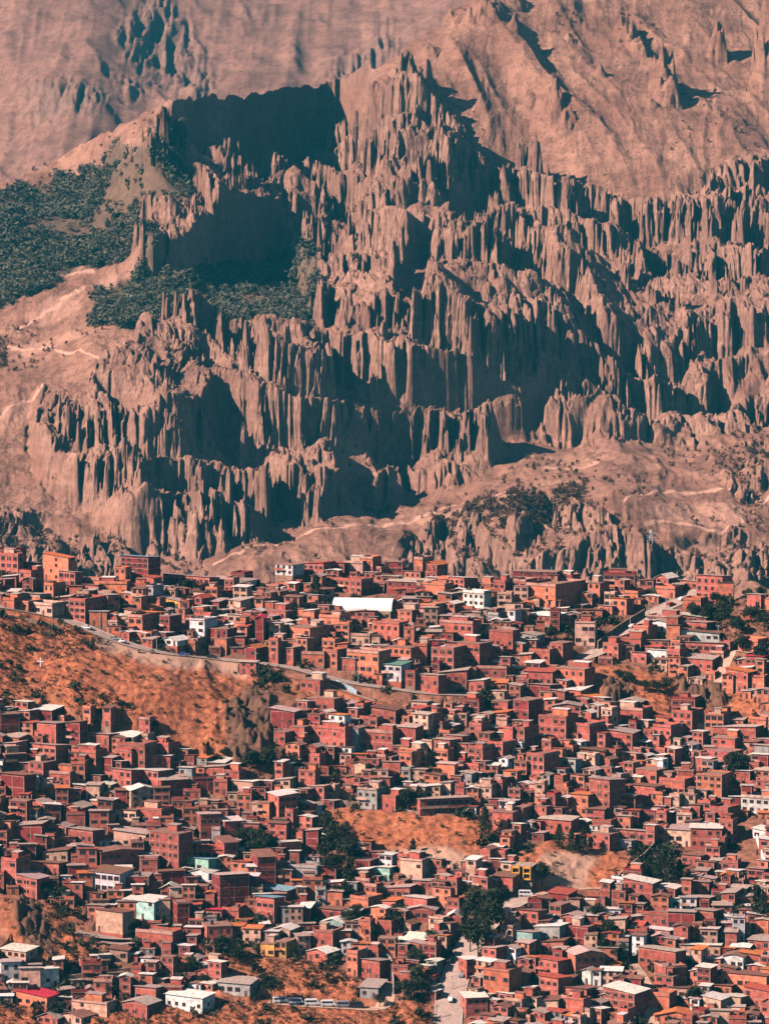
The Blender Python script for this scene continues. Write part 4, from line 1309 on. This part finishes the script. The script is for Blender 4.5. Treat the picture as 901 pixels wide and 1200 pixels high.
TREES = """225 698 20 b;213 697 14 b;240 699 17 b;255 700 14 b;272 699 24 c;297 692 16 b;306 693 12 b;370 708 34 c;343 721 18 b;352 720 14 b;120 690 10 b;128 692 10 b;150 668 13 b;424 698 8 b
812 725 24 b;830 728 28 b;848 735 28 b;862 745 24 b;880 730 22 b;895 740 22 b;870 765 20 b;890 770 22 b;875 697 14 b;891 702 16 b;840 712 18 b;822 742 16 b
5 740 9 b;12 786 10 b;23 789 10 b;2 785 8 b;250 888 16 b;258 887 12 b;264 880 14 b;293 905 26 b;302 901 22 b;315 906 30 b;326 909 26 b;340 906 28 b;350 901 16 b;174 856 13 b;180 853 16 b
385 985 34 b;395 1000 38 b;406 1016 36 b;390 1030 34 b;412 1041 30 b;380 1010 26 b;400 1052 24 b;420 1022 22 b;374 972 20 b
478 950 28 b;490 946 26 b;568 984 36 c;484 1006 27 c;560 1121 46 b;551 1116 38 b;571 1106 50 b;577 1084 44 b;562 1076 40 b;548 1082 28 b;410 1086 28 b;431 1101 24 b;420 1076 24 b;455 1091 26 b;465 1076 22 b
508 1108 24 b;490 1131 26 b;487 1160 30 b;494 1171 26 b;482 1176 24 b;498 1148 24 b;474 1173 22 b;318 1180 38 b;304 1005 40 b;315 1001 30 b
655 996 28 c;669 1001 26 c;683 1001 30 c;770 1035 34 c;785 1039 38 c;796 1036 30 c;778 1021 28 c;806 1037 24 c;760 1031 26 c;886 1081 46 c;894 1086 40 c;865 1076 22 b;700 1076 20 b;712 1101 30 b;706 1121 28 b;721 1126 24 b
635 1036 28 b;815 1180 30 b;861 913 36 b;873 906 24 b;755 816 16 b;770 819 18 b;781 813 18 b;791 821 14 b;725 801 14 b;736 806 16 b;645 753 18 b;703 871 16 b;716 866 20 c;745 861 20 c;790 879 18 b
245 1120 24 b;262 1129 26 b;275 1133 22 b;225 1141 18 b;240 1151 18 b;205 1136 16 b;155 1091 18 b;55 1051 20 b;66 1056 22 b;76 1051 16 b;75 1171 16 b;66 1192 24 b;285 986 24 b;293 991 22 b;130 1168 18 b;590 1150 14 b;611 1200 18 b;445 1180 16 b"""
TW = {'b': ['small dark leafy tree', 'dark leafy tree', 'tall dark leafy tree'], 'c': ['small dark conifer', 'dark conifer', 'tall dark conifer']}
TL = {}; TR = []
for k, q in enumerate(TREES.replace('\n', ';').split(';')):
    u, v, h, kd = q.split(); u, v, h = float(u), float(v), float(h)
    x, y, z = ground(u, max(v, crest_c(u)+1)); hm_ = h/F*y; ol = kd == 'b' and k % 9 == 4
    wd = TW[kd][0 if h < 18 else 1 if h < 29 else 2]
    if ol: wd = wd.replace('dark', 'olive green')
    d, lu, lv, ln = min((math.hypot(u-l[0], v-h/2-l[1]), *l) for l in LAND)
    if ln in ('the gully trees', 'the roadside conifers', 'the conifer clump', 'the ridge tree clump'):
        dr = 'in'
    else:
        du, dv = u-lu, v-lv; dr = ('right of' if du > 0 else 'left of') if abs(du) > abs(dv) else ('below' if dv > 0 else 'above')
    TR.append([x, y, z, hm_, kd, ol, k, u, v]); TL.setdefault((wd, dr, ln), []).append((u, k))
LBL = {}
for (wd, dr, ln), L in TL.items():
    L.sort(); fr = wd+(' growing in ' if dr == 'in' else ' standing ')+('' if dr == 'in' else dr+' ')+ln
    for n_, (u, k) in enumerate(L):
        LBL[k] = fr if len(L) == 1 else f"{fr}, {'leftmost of '+str(len(L)) if n_ == 0 else (ORD[n_]+' from the left' if n_ < len(ORD)-1 else 'far along')}"
for x, y, z, h, kd, ol, k, u, v in TR:
    cm, tm = (OLIVE[k % 2] if ol else TM[kd][k % 4])
    # trees stand on the ground as it is now cut
    j = terrain_index(x, y); i = int(np.argmin(np.abs(Yc[:, j]-y))); zz = float(Zt[i, j])
    t = empty('tree' if kd == 'b' else 'conifer', (x, y, max(zz, z-3)-.1), k*1.3); t.scale = (h*((1.25 if h < 8 else 1.0) if kd == 'b' else 1.1),)*2+(h*1.08,)
    tag(t, LBL[k], 'tree', 'trees standing about the town' if kd == 'b' else 'conifers standing about the town')
    for nm, me in (('crown', cm), ('trunk', tm)):
        o = bpy.data.objects.new(nm, me); COL.objects.link(o); o.parent = t

# ------------------------------------------------------------------ landmarks built one by one
def W(m, x, y, z, w, h): return (x, y, z, 0, w, h)
# arched hall
x, y, z = ground(424, 728); s = F/y; w = 68/s; d = 13.0; hw = 12/s
t = empty('sports_hall', (x, y, z), R(-8)); tag(t, 'low yellow hall under a long arched white roof, just below the ridge', 'hall')
m = MB(); m.box(-w/2, w/2, 0, d, -5, 0, 0, (.34, .19, .14)); m.box(-w/2, w/2, 0, d, .002, hw, 0, (.50, .33, .17)); 
for i in range(9): m.box(-w/2+i*(w-.3)/8, -w/2+i*(w-.3)/8+.3, -.12, -.0, 0, hw-.02, 0, (.6, .38, .26))
n = 12; rise = 4.6
prof = [(d/2-math.cos(math.pi*k/n)*d/2, hw+math.sin(math.pi*k/n)*rise) for k in range(n+1)]
for sx_, rev in ((-w/2+.02, True), (w/2-.02, False)):
    pts = [(sx_, a_, b_) for a_, b_ in prof]; m.face(pts if not rev else pts[::-1], 0, (.10, .10, .12))
m.build('wall', M['wall'], t)
m = MB()
for (a, b), (c, e) in zip(prof, prof[1:]):
    m.poly([(-w/2-.5, a, b+.06), (w/2+.5, a, b+.06), (w/2+.5, c, e+.06), (-w/2-.5, c, e+.06), (-w/2-.5, a, b+.16), (w/2+.5, a, b+.16), (w/2+.5, c, e+.16), (-w/2-.5, c, e+.16)],
           [(3, 2, 1, 0), (4, 5, 6, 7), (0, 1, 5, 4), (1, 2, 6, 5), (2, 3, 7, 6), (3, 0, 4, 7)], 0, (.80, .78, .74))
m.build('roof', M['white'], t)
for i in range(8):
    o = bpy.data.objects.new('window', win_mesh(1.5, 1.2)[1]); COL.objects.link(o); o.parent = t; o.location = (-w/2+w*(i+.5)/8, -.0, hw*.42)
# yellow house with two bays
x, y, z = ground(611, 1037); s = F/y; w = 25/s; h = 22/s; d = 8
t = empty('house', (x, y, z), R(-16)); tag(t, 'yellow house with two framed window bays and garages below, beside the dirt lane', 'house', 'houses of the hillside town')
m = MB(); m.box(-w/2, w/2, 0, d, -5, h, 0, (.40, .26, .18)); m.build('wall', M['wall'], t)
m = MB(); m.box(-w/2-.2, w/2+.2, -.5, d+.2, h+.003, h+.22, 0, (.5, .36, .28)); m.build('roof', M['roof'], t)
for sx_ in (-1, 1):
    xc = sx_*w*.27; bw = w*.17
    m = MB()
    for a, b in ((h*.30, h*.38), (h*.62, h*.68), (h*.92, h*1.02)): m.box(xc-bw, xc+bw, -.9, -.003, a, b)
    for q in (-1, 1): m.box(xc+q*bw-.16, xc+q*bw+.16, -.92, -.004, h*.30, h*1.06)
    m.build('bay', M['yellow'], t)
    for zz in (h*.40, h*.69): o = bpy.data.objects.new('window', win_mesh(1.5, .9)[1]); COL.objects.link(o); o.parent = t; o.location = (xc, -.0, zz)
    m = MB(); m.box(xc-1.1, xc+1.1, -.06, .02, .02, h*.27); m.build('garage_door', M['door'], t)
m = MB(); m.box(-.35, .35, -.05, .02, h*.35, h*.95); m.build('stair_opening', M['glass'], t)
# hilltop cross
x, y, z = ground(48, 784); t = empty('cross', (x, y, z), R(-10)); tag(t, 'small white cross standing on the bare orange hilltop', 'cross')
m = MB(); m.box(-.17, .17, -.15, .15, -.5, 4.4); m.build('upright', M['white'], t); m = MB(); m.box(-1.3, 1.3, -.13, .13, 2.8, 3.15); m.build('crossbar', M['white'], t)
# walls and fences laid along the ground
def wall_run(name, pts, h, th, matl, label, cat, posts=None):
    P = path3(pts, 1.5); m = MB()
    for a, b in zip(P, P[1:]):
        t_ = (b-a); t_.z = 0; t_.normalize(); n_ = Vector((-t_.y, t_.x, 0))*th/2
        q = [a-n_, b-n_, b+n_, a+n_]
        m.poly([tuple(k-Vector((0, 0, 1.2))) for k in q]+[tuple(k+Vector((0, 0, h))) for k in q], [(3, 2, 1, 0), (4, 5, 6, 7), (0, 1, 5, 4), (1, 2, 6, 5), (2, 3, 7, 6), (3, 0, 4, 7)])
    o = m.build(name, matl); tag(o, label, cat); return o
wall_run('board_fence', [(394,801),(405,806),(418,813)], 1.6, .15, flat('pale blue board', (.35, .46, .50), .7), 'pale blue board fence beside the sloping footpath under the ridge road', 'fence')
wall_run('retaining_wall', [(886,985),(893,1008),(900,1024),(912,1030)], 2.4, .4, M['white'], 'bright white retaining wall zigzagging down at the right edge', 'wall')
wall_run('retaining_wall', [(80,1150),(130,1144),(188,1136)], 2.2, .5, M['stone'], 'long stone retaining wall carrying the lower left footpath', 'wall')
wall_run('retaining_wall', [(430,1112),(460,1130),(461,1165)], 2.6, .4, M['concrete'], 'pale wall curving beside the minibus yard', 'wall')
wall_run('retaining_wall', [(372,940),(430,945),(500,958),(560,960)], 1.6, .4, M['stone'], 'stone wall along the top of the bare orange slope', 'wall')
wall_run('retaining_wall', [(700,760),(722,742),(755,722)], 3.0, .4, M['stone'], 'dark stone wall on the downhill side of the upper right road', 'wall')
wall_run('retaining_wall', [(0,724),(30,728),(66,736),(72,737)], 1.5, .3, M['stone'], 'low brick wall along the ridge road at far left', 'wall')
wall_run('retaining_wall', [(712,1045),(735,1022),(757,1005),(768,992)], 2.4, .5, M['stone'], 'stone wall climbing past the conifer clump on the right', 'wall')
wall_run('retaining_wall', [(715,1090),(722,1105),(728,1122)], 1.5, .4, M['concrete'], 'narrow pale wall running down beside the right-hand ravine', 'wall')
wall_run('railing', [(62,788),(80,786),(100,791)], .8, .08, M['yellow'], 'thin yellow railing on the bare hilltop right of the cross', 'railing')
# street poles
PL = [(118,734,18),(184,762,20),(35,716,13),(716,764,18),(738,742,20),(760,724,24),(780,712,24),(841,748,16),(402,1032,16),(355,1060,14),(200,1050,14),(530,1160,18),(512,1195,18),(565,1098,16),(646,690,26),(340,690,12),(608,690,14),(480,800,16),(300,780,16),(420,800,14),(705,1068,18),(600,900,14),(250,1100,14),(60,900,14)]
proto = None; ff = {}
for k, (u, v, h) in enumerate(PL):
    x, y, z = ground(u, v); hm_ = h/F*y
    d, lu, lv, ln = min((math.hypot(u-l[0], v-l[1]), *l) for l in LAND); du, dv = u-lu, v-lv
    dr = ('right of' if du > 0 else 'left of') if abs(du) > abs(dv) else ('below' if dv > 0 else 'above')
    t = empty('utility_pole', (x, y, z), R(20+17*k)); t.scale = (1, 1, hm_/8)
    ff.setdefault((dr, ln), []).append((u, t))
    if proto is None:
        m = MB(); m.tube((0, 0, -1), (0, 0, 8), .16, .11, 8); a = m.build('pole', M['metalpole'], t)
        m = MB(); m.box(-1.1, 1.1, -.06, .06, 7.3, 7.45); b_ = m.build('crossarm', M['metalpole'], t); proto = (a, b_)
    else:
        for q in proto: o = q.copy(); COL.objects.link(o); o.parent = t
for (dr, ln), L in ff.items():
    L.sort(key=lambda q: q[0])
    for n_, (u, t) in enumerate(L): tag(t, f"thin grey utility pole {dr} {ln}" + ('' if len(L) == 1 else f", {'leftmost of '+str(len(L)) if n_ == 0 else ORD[n_]+' from the left'}"), 'pole', 'utility poles along the streets')
# lattice tower on the slope behind
yt = float(tps_m(762, 664)); x, y, z = [float(q) for q in at(762, 664, yt)]; hh = 44/F*yt
t = empty('lattice_tower', (x, y, z)); tag(t, 'thin pale steel lattice tower on the tan slope behind the right ridge', 'tower')
for sx_ in (-1, 1):
    for sy_ in (-1, 1): m = MB(); m.tube((sx_*2.6, sy_*2.6, -3), (sx_*.5, sy_*.5, hh), .16, .12, 5); m.build('leg', M['white'], t)
m = MB()
for k in range(9):
    z0_ = hh*k/9; z1_ = hh*(k+1)/9; r0_ = 2.6-2.1*k/9; r1_ = 2.6-2.1*(k+1)/9
    for q in (-1, 1):
        m.tube((-r0_, q*r0_, z0_), (r1_, q*r1_, z1_), .09, .09, 4); m.tube((r0_, q*r0_, z0_), (-r1_, q*r1_, z1_), .09, .09, 4)
        m.tube((q*r0_, -r0_, z0_), (q*r1_, r1_, z1_), .09, .09, 4)
m.build('bracing', M['white'], t)
for zz in (.78, .9): m = MB(); m.tube((-4, 0, hh*zz), (4, 0, hh*zz), .14, .14, 5); m.build('crossarm', M['white'], t)

# ------------------------------------------------------------------ vehicles
def wheel_me():
    m = MB(); m.tube((0, -.11, 0), (0, .11, 0), .33, .33, 14); return m.mesh('wheel', [M['tire']])
WH = wheel_me()
def vehicle(kind, paint):
    """x forward; returns list of (name, mesh, loc)"""
    parts = []
    if kind == 'minibus': L_, Wd, prof, glass = 5.2, 1.9, [(-2.6, .35), (-2.6, 1.9), (-2.45, 2.15), (1.7, 2.15), (2.25, 1.35), (2.6, 1.05), (2.6, .35)], [(-2.3, 1.25, -.95, 1.9), (-.85, 1.25, .35, 1.9), (.45, 1.25, 1.5, 1.9)]
    else: L_, Wd, prof, glass = 4.3, 1.7, [(-2.15, .32), (-2.15, .85), (-1.7, .95), (-1.15, 1.42), (.35, 1.42), (1.0, .95), (2.0, .8), (2.15, .6), (2.15, .32)], [(-1.15, .97, -.35, 1.34), (-.28, .97, .42, 1.34)]
    m = MB(); n = len(prof)
    m.poly([(x_, -Wd/2, z_) for x_, z_ in prof]+[(x_, Wd/2, z_) for x_, z_ in prof], [tuple(range(n)), tuple(range(2*n-1, n-1, -1))]+[(i, n+i, n+(i+1) % n, (i+1) % n) for i in range(n)])
    parts.append(('body', m.mesh('body', [M[paint]])))
    for a, b, c, e in glass:
        for sd in (-1, 1):
            m = MB(); m.box(a, c, sd*Wd/2-.015, sd*Wd/2+.015, b, e); parts.append(('window', m.mesh('window', [M['glass']])))
    m = MB()
    if kind == 'minibus': m.poly([(1.76, -.8, 2.06), (1.76, .8, 2.06), (2.27, .8, 1.38), (2.27, -.8, 1.38)], [(0, 3, 2, 1)])
    else: m.poly([(.40, -.72, 1.40), (.40, .72, 1.40), (1.0, .72, .98), (1.0, -.72, .98)], [(0, 3, 2, 1)])
    m.v = [(a+.03, b, c+.02) for a, b, c in m.v]; parts.append(('windscreen', m.mesh('windscreen', [M['glass']])))
    for sd in (-1, 1): m = MB(); m.box(prof[-1][0]-.03, prof[-1][0]+.02, sd*Wd*.36-.14, sd*Wd*.36+.14, .55, .7); parts.append(('headlight', m.mesh('headlight', [M['white']])))
    return parts, Wd, L_
CARS = [('minibus','carwhite',329,1175,8,'white minibus parked at the left end of the yard row'),('minibus','carwhite',347,1176,5,'white minibus second from the left in the yard row'),
 ('minibus','carwhite',366,1178,4,'white minibus third from the left in the yard row'),('minibus','carwhite',385,1180,4,'white minibus fourth from the left in the yard row'),
 ('minibus','cargrey',403,1181,3,'grey minibus fifth from the left in the yard row'),('minibus','carblack',418,1181,0,'black minibus at the right end of the yard row'),
 ('car','carwhite',528,1173,80,'white car driving in the middle of the lower road'),('car','carblack',527,1127,75,'black car parked on the left side of the lower road'),
 ('car','cargrey',541,1143,80,'grey car on the right side of the lower road'),('minibus','carwhite',616,1046,-5,'white minibus parked in front of the yellow bay house'),
 ('car','carwhite',102,737,-30,'white car on the ridge road at the upper left'),('car','cargrey',134,751,-30,'grey car driving on the ridge road bend'),('car','carwhite',142,754,-30,'white car following on the ridge road bend'),
 ('car','carblue',216,769,-10,'blue car by the kiosk on the ridge road'),('car','carblack',249,772,-8,'black car on the ridge road below the small orange house'),
 ('car','carwhite',800,704,40,'white car at the top of the upper right road'),('car','carred',786,710,40,'red car parked near the top of the upper right road'),('car','carwhite',742,736,40,'white car halfway along the upper right road')]
protos = {}
for kind, paint, u, v, az, lab in CARS:
    x, y, z = ground(u, v); t = empty(kind if kind == 'minibus' else 'parked_car', (x, y, z+.12), R(az)); t['label'] = lab; t['category'] = kind; t['group'] = 'minibuses parked in the yard' if 'yard row' in lab else 'cars on the town roads'
    j = terrain_index(x, y); zz = float(Zt[int(np.argmin(np.abs(Yc[:, j]-y))), j]); t.location.z = zz + .26
    if (kind, paint) not in protos: protos[(kind, paint)] = vehicle(kind, paint)
    parts, Wd, L_ = protos[(kind, paint)]
    for nm, me in parts: o = bpy.data.objects.new(nm, me); COL.objects.link(o); o.parent = t
    for a in (-L_*.31, L_*.31):
        for sd in (-1, 1): o = bpy.data.objects.new('wheel', WH); COL.objects.link(o); o.parent = t; o.location = (a, sd*(Wd/2-.1), .33)

g = grid_mesh('hillside_ground', Xc, Yc, Zt, M['city_ground'], np.stack([rockc, grass, dirt], -1)); tag(g, kind='structure')
